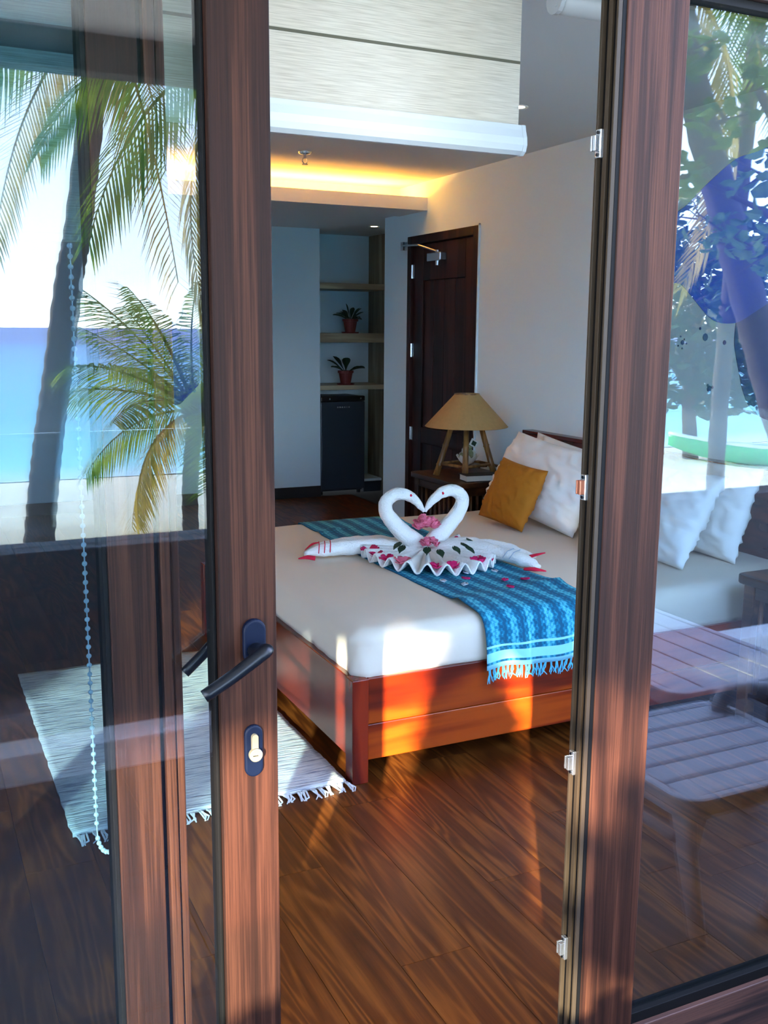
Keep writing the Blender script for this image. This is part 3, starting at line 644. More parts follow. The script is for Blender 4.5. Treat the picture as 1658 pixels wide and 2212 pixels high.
for ins, z in insets:
    ring = []
    for (px, py) in outline(ins):
        q = Vector((px*2.2, py*2.2, z*5))
        dz = 0.0
        if z > Z1-0.03: dz = 0.006*noise.noise(q*1.3)+0.003*noise.noise(q*4)
        else:
            cn = min(math.hypot(px-X0, py-Y0), 9); wr_ = math.exp(-cn/0.25)
            off = 0.006*noise.noise(Vector((px*9, py*9, z*6)))+0.010*wr_*math.sin(60*(px+py)+40*z)
            nx_, ny_ = (0, 0)
            if abs(py-Y0) < 0.02: ny_ = -1
            elif abs(px-X0) < 0.02: nx_ = -1
            px += nx_*max(off, -0.006); py += ny_*max(off, -0.006)
        ring.append((px, py, z+dz))
    rings.append(ring)
n_ = len(rings[0])
for r in rings: mb.v += r
for i in range(len(rings)-1):
    for k in range(n_): mb.f.append((i*n_+k, i*n_+(k+1) % n_, (i+1)*n_+(k+1) % n_, (i+1)*n_+k))
mb.f.append(tuple((len(rings)-1)*n_+k for k in range(n_))); mb.f.append(tuple(range(n_-1, -1, -1)))
mat_o = obj('mattress', mb, 'sheet', smooth=True, loc=(2.35, 2.3, Z0))
tag(mat_o, 'thick mattress under a smooth cream-white fitted sheet on the wooden bed', 'mattress')

# blue runner across the bed, hanging over the near side
RX0, RX1 = 1.752, 2.262
path = []                              # (y, z) along the runner from the far edge to the hanging hem
path += [(3.225, 0.40), (3.222, 0.50), (3.20, 0.532)]
yy = 3.12
while yy > 1.46: path.append((yy, 0.5365)); yy -= 0.045
path += [(1.43, 0.535), (1.405, 0.529), (1.388, 0.518), (1.374, 0.500), (1.366, 0.475), (1.362, 0.45), (1.359, 0.42), (1.357, 0.39), (1.356, 0.362), (1.356, 0.338)]
rp_ = MB(); NU = 26; rp_.uv = {}
cum = [0]
for i in range(1, len(path)): cum.append(cum[-1]+math.hypot(path[i][0]-path[i-1][0], path[i][1]-path[i-1][1]))
TL = cum[-1]
for j, (py, pz) in enumerate(path):
    for i in range(NU+1):
        u = i/NU; x = RX0+(RX1-RX0)*u
        skew = 0.02*math.sin(py*2.1)
        fold = 0.0; dy = 0.0
        if 1.46 < py < 3.15:
            fold = 0.004*noise.noise(Vector((x*5, py*5, 1)))
            # two soft ridges of bunched cloth close to the near edge
            for (yc, am, sl) in ((1.60, 0.016, 0.10), (1.545, 0.012, 0.14), (2.98, 0.012, 0.15)):
                d_ = (py-(yc+sl*(u-0.5)))/0.028; fold += am*math.exp(-d_*d_)*(0.6+0.4*math.sin(u*7+1))
            fold = max(fold, -0.002)
        if py < 1.40 and pz < 0.51:
            dy = -0.006*(1+math.sin(u*19+pz*6))*min(1, (0.51-pz)/0.08); 
            x += 0.006*math.sin(u*11)
            pz2 = pz + 0.006*math.sin(u*9)*(1 if pz < 0.40 else 0.3) + 0.022*(u)*(1-(pz-0.338)/0.2 if pz < 0.5 else 0)*0
        else: pz2 = pz
        rp_.v.append((x+skew, py+dy, pz2+fold)); rp_.uv[len(rp_.v)-1] = (u*0.51/0.51, cum[j]/TL)
for j in range(len(path)-1):
    for i in range(NU):
        a = j*(NU+1)+i; rp_.f.append((a, a+1, a+NU+2, a+NU+1))
rt = thing('bed_runner', 'turquoise handwoven runner with a zigzag pattern laid across the bed', 'bed runner', (2.0, 2.3, 0.53))
rc = obj('cloth', rp_, 'runner_cloth', rt, smooth=True, solid=0.003)
def tassel_mesh(L, mat, r=0.0035, seed=0):
    rnd = random.Random(seed); b = MB()
    for s in (-1, 0, 1):
        pts = [(s*0.001, 0, 0), (s*0.002+rnd.uniform(-.003, .003), rnd.uniform(-.004, .002), -L*0.35), (s*0.006+rnd.uniform(-.006, .006), rnd.uniform(-.006, .002), -L*0.7), (s*0.008+rnd.uniform(-.010, .010), rnd.uniform(-.006, .003), -L*rnd.uniform(0.9, 1.1))]
        b.tube(pts, [r, r*0.7, r*0.7, r*0.35], 5)
    me = bpy.data.meshes.new('tassel'); me.from_pydata(b.v, [], b.f); me.update(); me.materials.append(M[mat]); return me
tms = [tassel_mesh(0.05, 'runner_thread', seed=k) for k in range(4)]
for k in range(27):
    u = (k+0.5)/27; x = RX0+(RX1-RX0)*u
    inst('tassel', tms[k % 4], rt, (x+0.006*math.sin(u*11)+0.006, 1.356-0.006*(1+math.sin(u*19+2)), 0.338+0.006*math.sin(u*9)), (0.15, random.uniform(-.25, .25), 0))

# ---- pillows
def pillow_mb(W, H, T, seed, wr_=0.012, pinch=0.06, n=34):
    b = MB(); idx = {}
    def P(u, v, s):
        w = (max(0, 1-abs(u)**2.4)*max(0, 1-abs(v)**2.4))**0.5
        x = W/2*u*(1-pinch*(1-v*v)); z = H/2*v*(1-pinch*(1-u*u))
        q = Vector((u*2.1+seed, v*2.1, s*1.7)); th = T/2*w
        edge = 1-w
        ang = noise.noise(q*0.8)*1.5
        cre = noise.noise(Vector((u*3+seed, v*10+u*3, s)))*wr_*(0.5+edge) + noise.noise(Vector((u*10+v*3, v*3+seed, s+3)))*wr_*(0.4+edge)
        sag = -0.015*H*(1-v)*0.5*(1-u*u)
        return Vector((x+0.004*noise.noise(q*3), s*(th + cre*min(1, w*3)), z+sag))
    for s in (1, -1):
        for j in range(n+1):
            for i in range(n+1):
                u, v = -1+2*i/n, -1+2*j/n
                key = (i, j, s if 0 < i < n and 0 < j < n else 0)
                if key in idx: continue
                idx[key] = len(b.v); b.v.append(P(u, v, s if key[2] else 0))
    g = lambda i, j, s: idx[(i, j, s if 0 < i < n and 0 < j < n else 0)]
    for s in (1, -1):
        for j in range(n):
            for i in range(n):
                f = (g(i, j, s), g(i+1, j, s), g(i+1, j+1, s), g(i, j+1, s)); b.f.append(f if s > 0 else f[::-1])
    return b
def lay(b, c, yaw, lean, roll=0):
    # local x -> along the headboard, local y -> thickness, local z -> up; lean tips the top away from the foot of the bed
    R = Matrix.Rotation(yaw, 3, 'Z') @ Matrix.Rotation(lean, 3, 'X') @ Matrix.Rotation(roll, 3, 'Y')
    b.v = [tuple(Vector(c) + R @ Vector(p)) for p in b.v]; 
    zs = min(p[2] for p in b.v); return b, zs
YAW = -PI/2      # local x -> -y, local y (front) -> +x ; lean tips
def pillow(name, label, cat, W, H, T, c, yaw, lean, mat, seed, group=None, roll=0, seam=False):
    b, zs = lay(pillow_mb(W, H, T, seed, 0.018 if mat != 'mustard' else 0.010), c, yaw, lean, roll)
    dz = 0.534-zs; b.v = [(p[0], p[1], p[2]+dz) for p in b.v]
    o = obj(name, b, mat, smooth=True, loc=(c[0], c[1], 0.534)); tag(o, label, cat, group)
    return o
pillow('pillow', 'large white pillow behind the mustard cushion on the far side of the bed', 'pillow', 0.88, 0.42, 0.20, (2.93, 2.745, 0.74), YAW, -0.50, 'pillow_cotton', 1, 'white bed pillows', 0.07)
pillow('pillow', 'white pillow against the headboard, only its corner showing behind the far one', 'pillow', 0.78, 0.34, 0.17, (3.21, 2.92, 0.74), YAW, -0.24, 'pillow_cotton', 5, 'white bed pillows', 0.09)
pillow('pillow', 'white pillow seen through the right pane, front one of the near pair', 'pillow', 0.70, 0.43, 0.19, (2.95, 1.93, 0.74), YAW-0.05, -0.50, 'pillow_cotton', 9, 'white bed pillows')
pillow('pillow', 'white pillow seen through the right pane, leaning on the headboard', 'pillow', 0.66, 0.42, 0.17, (3.20, 1.92, 0.74), YAW-0.05, -0.30, 'pillow_cotton', 12, 'white bed pillows')
pillow('cushion', 'mustard yellow cushion propped on the large far pillow', 'cushion', 0.35, 0.325, 0.12, (2.715, 2.70, 0.70), YAW+0.16, -0.42, 'mustard', 21, 'mustard cushions', 0.10)
pillow('cushion', 'mustard yellow cushion half hidden behind the door post beside near pillows', 'cushion', 0.34, 0.32, 0.12, (2.79, 1.965, 0.70), YAW, -0.42, 'mustard', 25, 'mustard cushions')

# ================================================================== TOWEL SWANS
ZB = 0.538
def neck_mb(pts, rad, seed):
    P = catmull(pts, 6); R = lerpl(rad, 6); b = MB(); b.tube(P, R, 16)
    out = []
    for v in b.v:
        q = Vector(v); out.append(tuple(q + Vector((noise.noise(q*60+Vector((seed, 0, 0))), noise.noise(q*60+Vector((0, seed, 0))), noise.noise(q*60)))*0.0018 + Vector((0, -1, 0))*abs(noise.noise(Vector((q.x*9+q.z*26, q.z*9-q.x*20, seed))))*0.008))
    b.v = out; return b
yh = 2.30
def swan(sign, label):
    cx = 2.006
    t = thing('towel_swan', label, 'towel swan', (cx+sign*0.10, yh, ZB), 'white towel swans facing each other')
    f = lambda a, z, dy=0: (cx+sign*a, yh+dy, z)
    neck = [f(0.012, 0.552, -0.02), f(0.045, 0.590, -0.01), f(0.100, 0.636), f(0.152, 0.688), f(0.186, 0.740), f(0.182, 0.782), f(0.142, 0.808), f(0.092, 0.804), f(0.048, 0.778), f(0.012, 0.738), f(0.004, 0.722)]
    nk = obj('neck', neck_mb(neck, [0.040, 0.042, 0.038, 0.034, 0.031, 0.029, 0.027, 0.025, 0.020, 0.011, 0.005], 3+sign), 'towel', t, smooth=True)
    obj('eye', MB().ball((cx+sign*0.078, yh-0.0225, 0.802), 0.007, 8, 6), 'towel_red', nk, smooth=True)
    return t
sl = swan(-1, 'left white towel swan of the heart, red-tipped tail roll to its left')
sr = swan(1, 'right white towel swan of the heart, its tail roll lying on the runner')
# tail rolls: rolled towel legs lying on the sheet
def roll_mb(pts, rad, seed, spiral=True):
    P = catmull(pts, 6); R = lerpl(rad, 6); b = MB(); b.tube(P, R, 14, flat=0.8); out = []
    for v in b.v:
        q = Vector(v); s = noise.noise(q*24+Vector((seed, 0, 0)))*0.007 + noise.noise(q*70)*0.002
        out.append((q.x+s, q.y+s*0.5, max(q.z+s, ZB-0.002)))
    b.v = out; return b
lt = obj('tail_roll', roll_mb([(1.97, 2.32, ZB+0.03), (1.86, 2.355, ZB+0.036), (1.74, 2.385, ZB+0.038), (1.63, 2.395, ZB+0.034), (1.56, 2.40, ZB+0.030), (1.49, 2.40, ZB+0.020)], [0.034, 0.040, 0.042, 0.038, 0.034, 0.016], 2), 'towel', sl, smooth=True)
obj('red_hem', MB().tube(catmull([(1.515, 2.345, ZB+0.012), (1.485, 2.36, ZB+0.016), (1.45, 2.375, ZB+0.010)], 4), lerpl([0.016, 0.014, 0.004], 4), 10, flat=0.6), 'towel_red', lt, smooth=True)
b = MB()
for k in range(3):
    x = 1.545+k*0.026
    b.tube([(x-0.012, 2.352, ZB+0.030), (x, 2.375, ZB+0.060), (x+0.012, 2.41, ZB+0.068)], 0.0022, 5)
obj('stripe', b, 'towel_red', lt)
lt2 = obj('tail_roll', roll_mb([(1.95, 2.40, ZB+0.03), (1.85, 2.46, ZB+0.034), (1.74, 2.49, ZB+0.032), (1.64, 2.50, ZB+0.028), (1.56, 2.51, ZB+0.016)], [0.030, 0.034, 0.034, 0.028, 0.010], 6), 'towel', sl, smooth=True)
obj('red_hem', MB().tube(catmull([(1.60, 2.515, ZB+0.040), (1.57, 2.52, ZB+0.034), (1.535, 2.52, ZB+0.010)], 4), lerpl([0.004, 0.009, 0.003], 4), 8, flat=0.5), 'towel_red', lt2, smooth=True)
rt1 = obj('tail_roll', roll_mb([(2.03, 2.28, ZB+0.03), (2.12, 2.20, ZB+0.038), (2.19, 2.10, ZB+0.040), (2.235, 2.00, ZB+0.034), (2.265, 1.90, ZB+0.028), (2.285, 1.82, ZB+0.014)], [0.034, 0.040, 0.042, 0.038, 0.034, 0.012], 11), 'towel', sr, smooth=True)
obj('red_hem', MB().tube(catmull([(2.225, 1.835, ZB+0.010), (2.25, 1.80, ZB+0.014), (2.29, 1.775, ZB+0.008)], 4), lerpl([0.010, 0.014, 0.004], 4), 10, flat=0.6), 'towel_red', rt1, smooth=True)
b = MB()
for k in range(2):
    x = 2.235+k*0.012
    b.tube([(x-0.04, 1.955-k*0.03, ZB+0.035), (x-0.02, 1.95-k*0.03, ZB+0.062), (x+0.02, 1.965-k*0.03, ZB+0.066)], 0.002, 5)
obj('stripe', b, 'towel_grey', rt1)
rt2 = obj('tail_roll', roll_mb([(2.07, 2.34, ZB+0.03), (2.18, 2.29, ZB+0.034), (2.28, 2.20, ZB+0.032), (2.345, 2.10, ZB+0.026), (2.39, 2.00, ZB+0.014)], [0.030, 0.032, 0.032, 0.026, 0.010], 15), 'towel', sr, smooth=True)
obj('red_hem', MB().tube(catmull([(2.365, 2.01, ZB+0.012), (2.385, 1.985, ZB+0.024), (2.415, 1.965, ZB+0.034)], 4), lerpl([0.012, 0.010, 0.004], 4), 8, flat=0.6), 'towel_red', rt2, smooth=True)

# pleated towel fan in front of the swans
fan = thing('towel_fan', 'white pleated towel fan with flowers, spread in front of the swans', 'towel', (1.99, 2.27, ZB))
NP = 15; A0, A1 = math.radians(168), math.radians(392)
FC = Vector((1.985, 2.235, 0)); FR = 0.345
def fanp(u, v):
    a = A0+(A1-A0)*u; ph = u*NP*2*PI
    r = 0.02+FR*v*(1+0.04*math.sin(u*5))
    amp = 0.050*v**0.9
    z = ZB+0.006+amp*(0.5+0.5*math.cos(ph))*(1-0.1*v)+0.035*(1-v)**1.5
    da = 0.035*math.sin(ph*1)*v*0
    return (FC.x+0.74*r*math.cos(a+da)+0.10*r*math.sin(a+da), FC.y+r*math.sin(a+da)-0.12*r*math.cos(a), z)
obj('pleats', MB().grid(NP*10, 9, fanp), 'towel', fan, smooth=True, solid=0.007)
b = MB(); prev = None
hp = []
for k in range(NP*10+1):
    p_ = Vector(fanp(k/(NP*10), 1.0)); hp.append(p_)
obj('hem', MB().tube(hp, 0.0042, 6), 'towel', fan, smooth=True)

ORD = ['first', 'second', 'third', 'fourth', 'fifth', 'sixth', 'seventh', 'eighth', 'ninth', 'tenth', 'eleventh']
def petal_blob(name, c, r, mat, parent, label, cat, group, n=6, seed=0, flatten=0.7):
    rnd = random.Random(seed); b = MB()
    for k in range(n):
        a = 2*PI*k/n+rnd.uniform(-.3, .3); e_ = rnd.uniform(0.1, 0.9)
        d = Vector((math.cos(a)*math.cos(e_), math.sin(a)*math.cos(e_), math.sin(e_)*flatten)); s_ = d.cross(Vector((0, 0, 1))).normalized(); up_ = s_.cross(d)
        P = []
        for q, (l, w_, h_) in enumerate(((0, 0.15, 0), (0.5, 0.42, 0.06), (0.85, 0.42, 0.16), (1.0, 0.16, 0.1))):
            for w2 in (-1, 0, 1): P.append(Vector(c)+d*(r*l)+s_*(w2*w_*r)+up_*(r*(h_+0.12*abs(w2))))
        b.add(P, [f for q in range(3) for f in ((q*3, q*3+1, q*3+4, q*3+3), (q*3+1, q*3+2, q*3+5, q*3+4))])
    zmin = min(p[2] for p in b.v)
    o = obj(name, b, mat, parent, smooth=True, solid=0.0012, loc=c if parent is None else None)
    if parent is None: tag(o, label, cat, group)
    return o
# bougainvillea blossoms tucked in the folds of the fan
for k, u in enumerate((0.035, 0.10, 0.17, 0.26, 0.36, 0.45, 0.54, 0.65, 0.75, 0.86, 0.95)):
    p_ = Vector(fanp((round(u*NP-0.5)+0.5)/NP, 0.88)); 
    lab = ('pale pink' if k == 3 else 'magenta')+' blossom tucked in the pleated fan, '+ORD[k]+' of eleven from the left'
    petal_blob('blossom', (p_.x, p_.y, p_.z+0.016), 0.042+0.008*(k % 3 == 0), 'pink_flower' if k == 3 else 'magenta', None, lab, 'flower', 'magenta blossoms on the fan', 6, k)
for k, u in enumerate((0.14, 0.22, 0.31, 0.42, 0.50, 0.58, 0.70, 0.82)):
    p_ = Vector(fanp((round(u*NP))/NP, 0.55+0.12*(k % 2))); a = A0+(A1-A0)*u; rnd = random.Random(k+40)
    b = MB(); d = Vector((0.85*math.cos(a), 0.85*math.sin(a), -0.40)); s_ = d.cross(Vector((math.cos(a)*0.4, math.sin(a)*0.4, 1))).normalized(); p_ += Vector((0, 0, 0.004)); P = []
    for l, w_ in ((-0.022, 0.003), (-0.010, 0.015), (0.006, 0.017), (0.020, 0.009), (0.030, 0.001)):
        P += [p_+Vector((0, 0, 0.022))+d*l-s_*w_+Vector((0, 0, 0.005)), p_+Vector((0, 0, 0.019))+d*l, p_+Vector((0, 0, 0.022))+d*l+s_*w_+Vector((0, 0, 0.005))]
    b.add(P, [f for q in range(4) for f in ((q*3, q*3+1, q*3+4, q*3+3), (q*3+1, q*3+2, q*3+5, q*3+4))])
    o = obj('green_leaf', b, 'leaf_dark', smooth=True, solid=0.0015, loc=tuple(p_))
    tag(o, 'small dark green leaf on the pleated fan, '+ORD[k]+' of eight from the left', 'leaf', 'green leaves on the fan')
def flower_ball(c, r, n, label, seed):
    rnd = random.Random(seed); t = thing('pink_blossom_cluster', label, 'flower', c)
    for k in range(n):
        d = Vector((rnd.gauss(0, 1), rnd.gauss(0, 1), rnd.gauss(0, 1)))
        d.normalize(); d.z = abs(d.z)*0.9-0.2
        p_ = Vector(c)+d*r*0.7
        petal_blob('petal_tuft', tuple(p_), r*0.55, 'pink_flower', t, '', '', None, 5, seed*31+k, 1.2)
flower_ball((2.004, 2.275, 0.655), 0.058, 26, 'round pink blossom cluster inside the towel heart', 3)
flower_ball((1.985, 2.205, 0.590), 0.042, 16, 'pink blossom cluster at the centre of the pleated fan', 5)
# loose petals
pet = [(1.93, 1.80, 1), (2.06, 1.72, 0), (2.14, 1.70, 0), (1.98, 1.88, 2), (2.10, 1.86, 2), (1.88, 1.72, 2), (2.02, 1.62, 0), (2.20, 1.63, 0), (1.83, 1.80, 2), (2.12, 1.96, 2)]
for k, (x, y, c_) in enumerate(pet):
    rnd = random.Random(k); b = MB(); a = rnd.uniform(0, 6.28); P = []
    for l, w_ in ((-0.018, 0.004), (-0.006, 0.014), (0.008, 0.013), (0.018, 0.004)):
        for w2 in (-1, 0, 1):
            P.append((x+l*math.cos(a)-w2*w_*math.sin(a), y+l*math.sin(a)+w2*w_*math.cos(a), 0.5415+0.006*abs(w2)+0.004*abs(l)/0.018))
    b.add(P, [f for q in range(3) for f in ((q*3, q*3+1, q*3+4, q*3+3), (q*3+1, q*3+2, q*3+5, q*3+4))])
    o = obj('loose_petal', b, 'petal_white' if c_ == 2 else 'magenta', smooth=True, solid=0.001, loc=(x, y, 0.5415))
    tag(o, ('pale' if c_ == 2 else 'magenta')+' loose petal on the turquoise runner, '+ORD[sorted(q[0]-0.5*q[1] for q in pet if (q[2] == 2) == (c_ == 2)).index(x-0.5*y)]+' of five from the left', 'petal', 'pale loose petals' if c_ == 2 else 'magenta loose petals')

# ================================================================== NIGHTSTANDS, LAMP, BOOK
def rounded(x0, x1, y0, y1, r, n=5):
    P = []
    for cx, cy, s in ((x1-r, y1-r, 0), (x0+r, y1-r, PI/2), (x0+r, y0+r, PI), (x1-r, y0+r, 3*PI/2)):
        for k in range(n+1): a = s+PI/2*k/n; P.append((cx+r*math.cos(a), cy+r*math.sin(a)))
    return P
def nightstand(x0, x1, y0, y1, label):
    t = thing('nightstand', label, 'nightstand', ((x0+x1)/2, (y0+y1)/2, 0), 'wooden nightstands beside the bed')
    obj('top', MB().prism(rounded(x0, x1, y0, y1, 0.05), 0.556, 0.590, 'z'), 'stand_wood', t, bevel=0.006)
    i = 0.03
    for (a, b_) in ((x0+i, y0+i), (x1-i-0.05, y0+i), (x0+i, y1-i-0.05), (x1-i-0.05, y1-i-0.05)):
        obj('leg', MB().box(a, a+0.05, b_, b_+0.05, 0, 0.556), 'stand_wood', t, bevel=0.004)
    obj('lower_shelf', MB().box(x0+i+0.01, x1-i-0.01, y0+i+0.01, y1-i-0.01, 0.10, 0.125), 'stand_wood', t, bevel=0.003)
    for yy_ in (y0+i+0.008, y1-i-0.042):
        obj('rail', MB().box(x0+i+0.05, x1-i-0.05, yy_, yy_+0.034, 0.50, 0.556), 'stand_wood', t, bevel=0.003)
    obj('rail', MB().box(x0+i+0.008, x0+i+0.042, y0+i+0.05, y1-i-0.05, 0.50, 0.556), 'stand_wood', t, bevel=0.003)
    n = 8
    for k in range(n):
        yk = y0+i+0.07+(y1-y0-2*i-0.14)*k/(n-1)
        obj('spindle', MB().tube([(x0+i+0.025, yk, 0.125), (x0+i+0.025, yk, 0.30), (x0+i+0.025, yk, 0.50)], [0.009, 0.012, 0.009], 8), 'stand_wood', t, smooth=True)
    for k in range(n):
        xk = x0+i+0.07+(x1-x0-2*i-0.14)*k/(n-1)
        obj('spindle', MB().tube([(xk, y0+i+0.025, 0.125), (xk, y0+i+0.025, 0.30), (xk, y0+i+0.025, 0.50)], [0.009, 0.012, 0.009], 8), 'stand_wood', t, smooth=True)
    obj('inner_box', MB().box(x0+i+0.06, x1-i-0.02, y0+i+0.06, y1-i-0.05, 0.125, 0.50), 'door_wood', t, bevel=0.004)
    obj('gallery_rail', MB().box(x1-0.02, x1-0.005, y0+0.05, y1-0.03, 0.625, 0.640).box(x1-0.018, x1-0.008, y0+0.06, y0+0.08, 0.588, 0.63).box(x1-0.018, x1-0.008, y1-0.06, y1-0.04, 0.588, 0.63).box(x1-0.018, x1-0.008, (y0+y1)/2-0.01, (y0+y1)/2+0.01, 0.588, 0.63), 'stand_wood', t)
nightstand(2.95, 3.47, 3.70, 4.32, 'dark wooden nightstand carrying the lamp, beyond the far side of the bed')
nightstand(2.83, 3.42, 0.60, 1.31, 'dark wooden nightstand seen through the right pane on the near side')
# bamboo table lamp
LX, LY, LZ = 3.19, 3.99, 0.5905
lamp = thing('table_lamp', 'bamboo-legged table lamp with a tan conical shade on the nightstand', 'lamp', (LX, LY, LZ))
corners = [(-0.165, 0.085), (-0.10, -0.17), (0.165, -0.085), (0.10, 0.17)]
tops = [(-0.075, 0.04), (-0.045, -0.08), (0.075, -0.04), (0.045, 0.08)]
for (ax, ay), (tx, ty) in zip(corners, tops):
    pts = [(LX+ax+(tx-ax)*u, LY+ay+(ty-ay)*u, LZ+0.34*u) for u in (0, 0.18, 0.2, 0.22, 0.55, 0.57, 0.59, 1.0)]
    obj('leg', MB().tube(pts, [0.021, 0.019, 0.023, 0.019, 0.018, 0.0215, 0.018, 0.017], 10), 'bamboo', lamp, smooth=True)
for u, r_ in ((0.22, 0.010), (0.90, 0.010)):
    for k in range(4):
        P0 = [corners[k][j]+(tops[k][j]-corners[k][j])*u for j in (0, 1)]; P1 = [corners[(k+1) % 4][j]+(tops[(k+1) % 4][j]-corners[(k+1) % 4][j])*u for j in (0, 1)]
        obj('stretcher', MB().tube([(LX+P0[0], LY+P0[1], LZ+0.34*u), (LX+P1[0], LY+P1[1], LZ+0.34*u)], r_, 8), 'bamboo', lamp, smooth=True)
obj('lamp_tray', MB().box(LX-0.10, LX+0.10, LY-0.10, LY+0.10, LZ+0.062, LZ+0.072), 'stand_wood', lamp)
obj('socket', MB().lathe([(0.02, LZ+0.34), (0.02, LZ+0.40), (0.03, LZ+0.42), (0.03, LZ+0.46)], (LX, LY, 0), 14).box(LX-0.09, LX+0.09, LY-0.012, LY+0.012, LZ+0.325, LZ+0.342), 'stand_wood', lamp)
obj('shade', MB().lathe([(0.263, 0.905), (0.076, 1.108), (0.073, 1.108), (0.259, 0.903)], (LX, LY, 0), 48, closed=True), 'shade_tan', lamp, smooth=False)
obj('shade_ring', MB().lathe([(0.079, 1.104), (0.079, 1.111), (0.072, 1.111), (0.072, 1.104)], (LX, LY, 0), 40, closed=True), 'bamboo', lamp)
# shells in a dish on the lamp's tray
orn = thing('shell_ornament', 'white shell bowl filled with pale stones standing under the lamp shade', 'ornament', (LX, LY, LZ+0.0725))
b = MB()
def shellp(u, v):
    a = 2*PI*u; r = 0.012+0.058*v**0.6*(1+0.10*math.sin(9*a)); return (LX+r*math.cos(a), LY-0.02+r*math.sin(a)*0.8, LZ+0.0735+0.055*v*(1+0.2*math.sin(9*a)*v))
obj('shell', MB().grid(54, 6, shellp), 'shell_white', orn, smooth=True, solid=0.004)
rnd = random.Random(2)
for k in range(22):
    a = rnd.uniform(0, 6.28); r = rnd.uniform(0, 0.045)
    obj('pebble', MB().ball((LX+r*math.cos(a), LY-0.02+r*math.sin(a)*0.8, LZ+0.120+rnd.uniform(0, .085)*(1-r/0.06)), rnd.uniform(0.014, 0.021), 8, 6), 'stone_green' if k % 3 else 'shell_white', orn, smooth=True)
cd = thing('hanging_tag', 'small white printed card hanging under the lamp shade', 'card', (3.21, 3.94, 0.80))
rot = Matrix.Rotation(0.5, 3, 'Y')
obj('card', MB().box(3.185, 3.240, 3.930, 3.932, 0.780, 0.825, rot=rot), 'page_white', cd)
obj('print', MB().box(3.197, 3.228, 3.9285, 3.9298, 0.788, 0.815, rot=rot), 'leaf_dark', cd)
obj('string', MB().tube([(3.212, 3.931, 0.825), (3.21, 3.945, 0.90)], 0.001, 5), 'page_white', cd)
bk = thing('book', 'thick pale-edged book lying on the nightstand in front of the lamp', 'book', (3.16, 3.76, 0.5905))
rz = Matrix.Rotation(-0.12, 3, 'Z'); pv = (3.16, 3.76, 0.6)
obj('page_block', MB().box(3.055, 3.275, 3.715, 3.825, 0.5955, 0.628, rot=rz, piv=pv), 'page_white', bk)
obj('cover', MB().box(3.05, 3.28, 3.71, 3.83, 0.628, 0.632, rot=rz, piv=pv).box(3.05, 3.28, 3.71, 3.83, 0.5905, 0.5950, rot=rz, piv=pv), 'book_dark', bk)

# ================================================================== BLINDS AND RUG
bl = thing('roller_blind', 'cream roller blind half lowered behind the open doorway', 'blind', (0.7, 0.3, 2.5))
obj('fabric', MB().box(0.20, 1.150, 0.2990, 0.3010, 1.895, 2.48), 'blind_cloth', bl)
obj('dark_stripe', MB().box(0.20, 1.150, 0.2982, 0.3018, 2.021, 2.0265), 'blind_stripe', bl)
bp_ = [(0.290, 1.905), (0.288, 1.895), (0.283, 1.880), (0.282, 1.866), (0.286, 1.855), (0.295, 1.848), (0.305, 1.848), (0.314, 1.855), (0.318, 1.866), (0.317, 1.880), (0.312, 1.895), (0.310, 1.905)]
bb = obj('bottom_bar', MB().prism(bp_, 0.20, 1.152, 'x'), 'bar_white', bl, smooth=False)
obj('end_cap', MB().prism([(0.3+(a-0.3)*1.06, 1.877+(b_-1.877)*1.04) for a, b_ in bp_], 1.152, 1.162, 'x'), 'bar_white', bb, bevel=0.002)
obj('roller', MB().tube([(0.20, 0.3, 2.50), (1.15, 0.3, 2.50)], 0.03, 16), 'bar_white', bl, smooth=True)
br = thing('roller_blind', 'rolled-up white roller blind seen through the right pane', 'blind', (2.3, 0.3, 2.16))
obj('bottom_bar', MB().tube([(1.235, 0.3, 2.152), (3.40, 0.3, 2.152)], 0.026, 18), 'bar_white', br, smooth=True)
obj('end_cap', MB().lathe([(0.005, 1.226), (0.028, 1.226), (0.028, 1.236)], (0, 0.3, 2.152), 18, axis='x').lathe([(0.004, 1.224), (0.004, 1.227)], (0, 0.293, 2.140), 8, axis='x'), 'bar_white', br)
obj('fabric', MB().box(1.24, 3.40, 0.298, 0.302, 2.175, 2.48), 'blind_cloth', br)
bs = thing('roller_blind', 'greenish screen roller blind behind the left pane with a bead chain', 'blind', (-0.8, 0.235, 2.4))
obj('fabric', MB().box(-2.4, 0.285, 0.2385, 0.2400, 1.645, 2.48), 'screen_cloth', bs)
obj('dark_stripe', MB().box(-2.4, 0.285, 0.2378, 0.2384, 1.925, 1.965), 'beam_green', bs)  # dark band drawn in place of the roof beam's reflection
obj('bottom_bar', MB().box(-2.4, 0.286, 0.234, 0.244, 1.636, 1.650), 'screen_cloth', bs, bevel=0.003)
cx_, cy_ = 0.258, 0.2300
pts = []; z = 1.632
chain = MB(); cord = MB()
loop = [(cx_, cy_, z_) for z_ in [1.63-0.0165*k for k in range(62)]]
for k in range(1, 12):
    a = PI*k/12; loop.append((cx_+0.019-0.019*math.cos(a), cy_, 0.605-0.042*math.sin(a)))
loop += [(cx_+0.038, cy_, 0.61+0.0165*k) for k in range(50)]
bm_ = MB().ball((0, 0, 0), 0.0046, 8, 6)
bme = bpy.data.meshes.new('bead'); bme.from_pydata(bm_.v, [], bm_.f); bme.update(); bme.materials.append(M['white_plastic'])
chn = obj('bead_chain', MB().tube(loop, 0.0012, 5), 'white_plastic', bs)
for p_ in loop: inst('bead', bme, chn, p_)

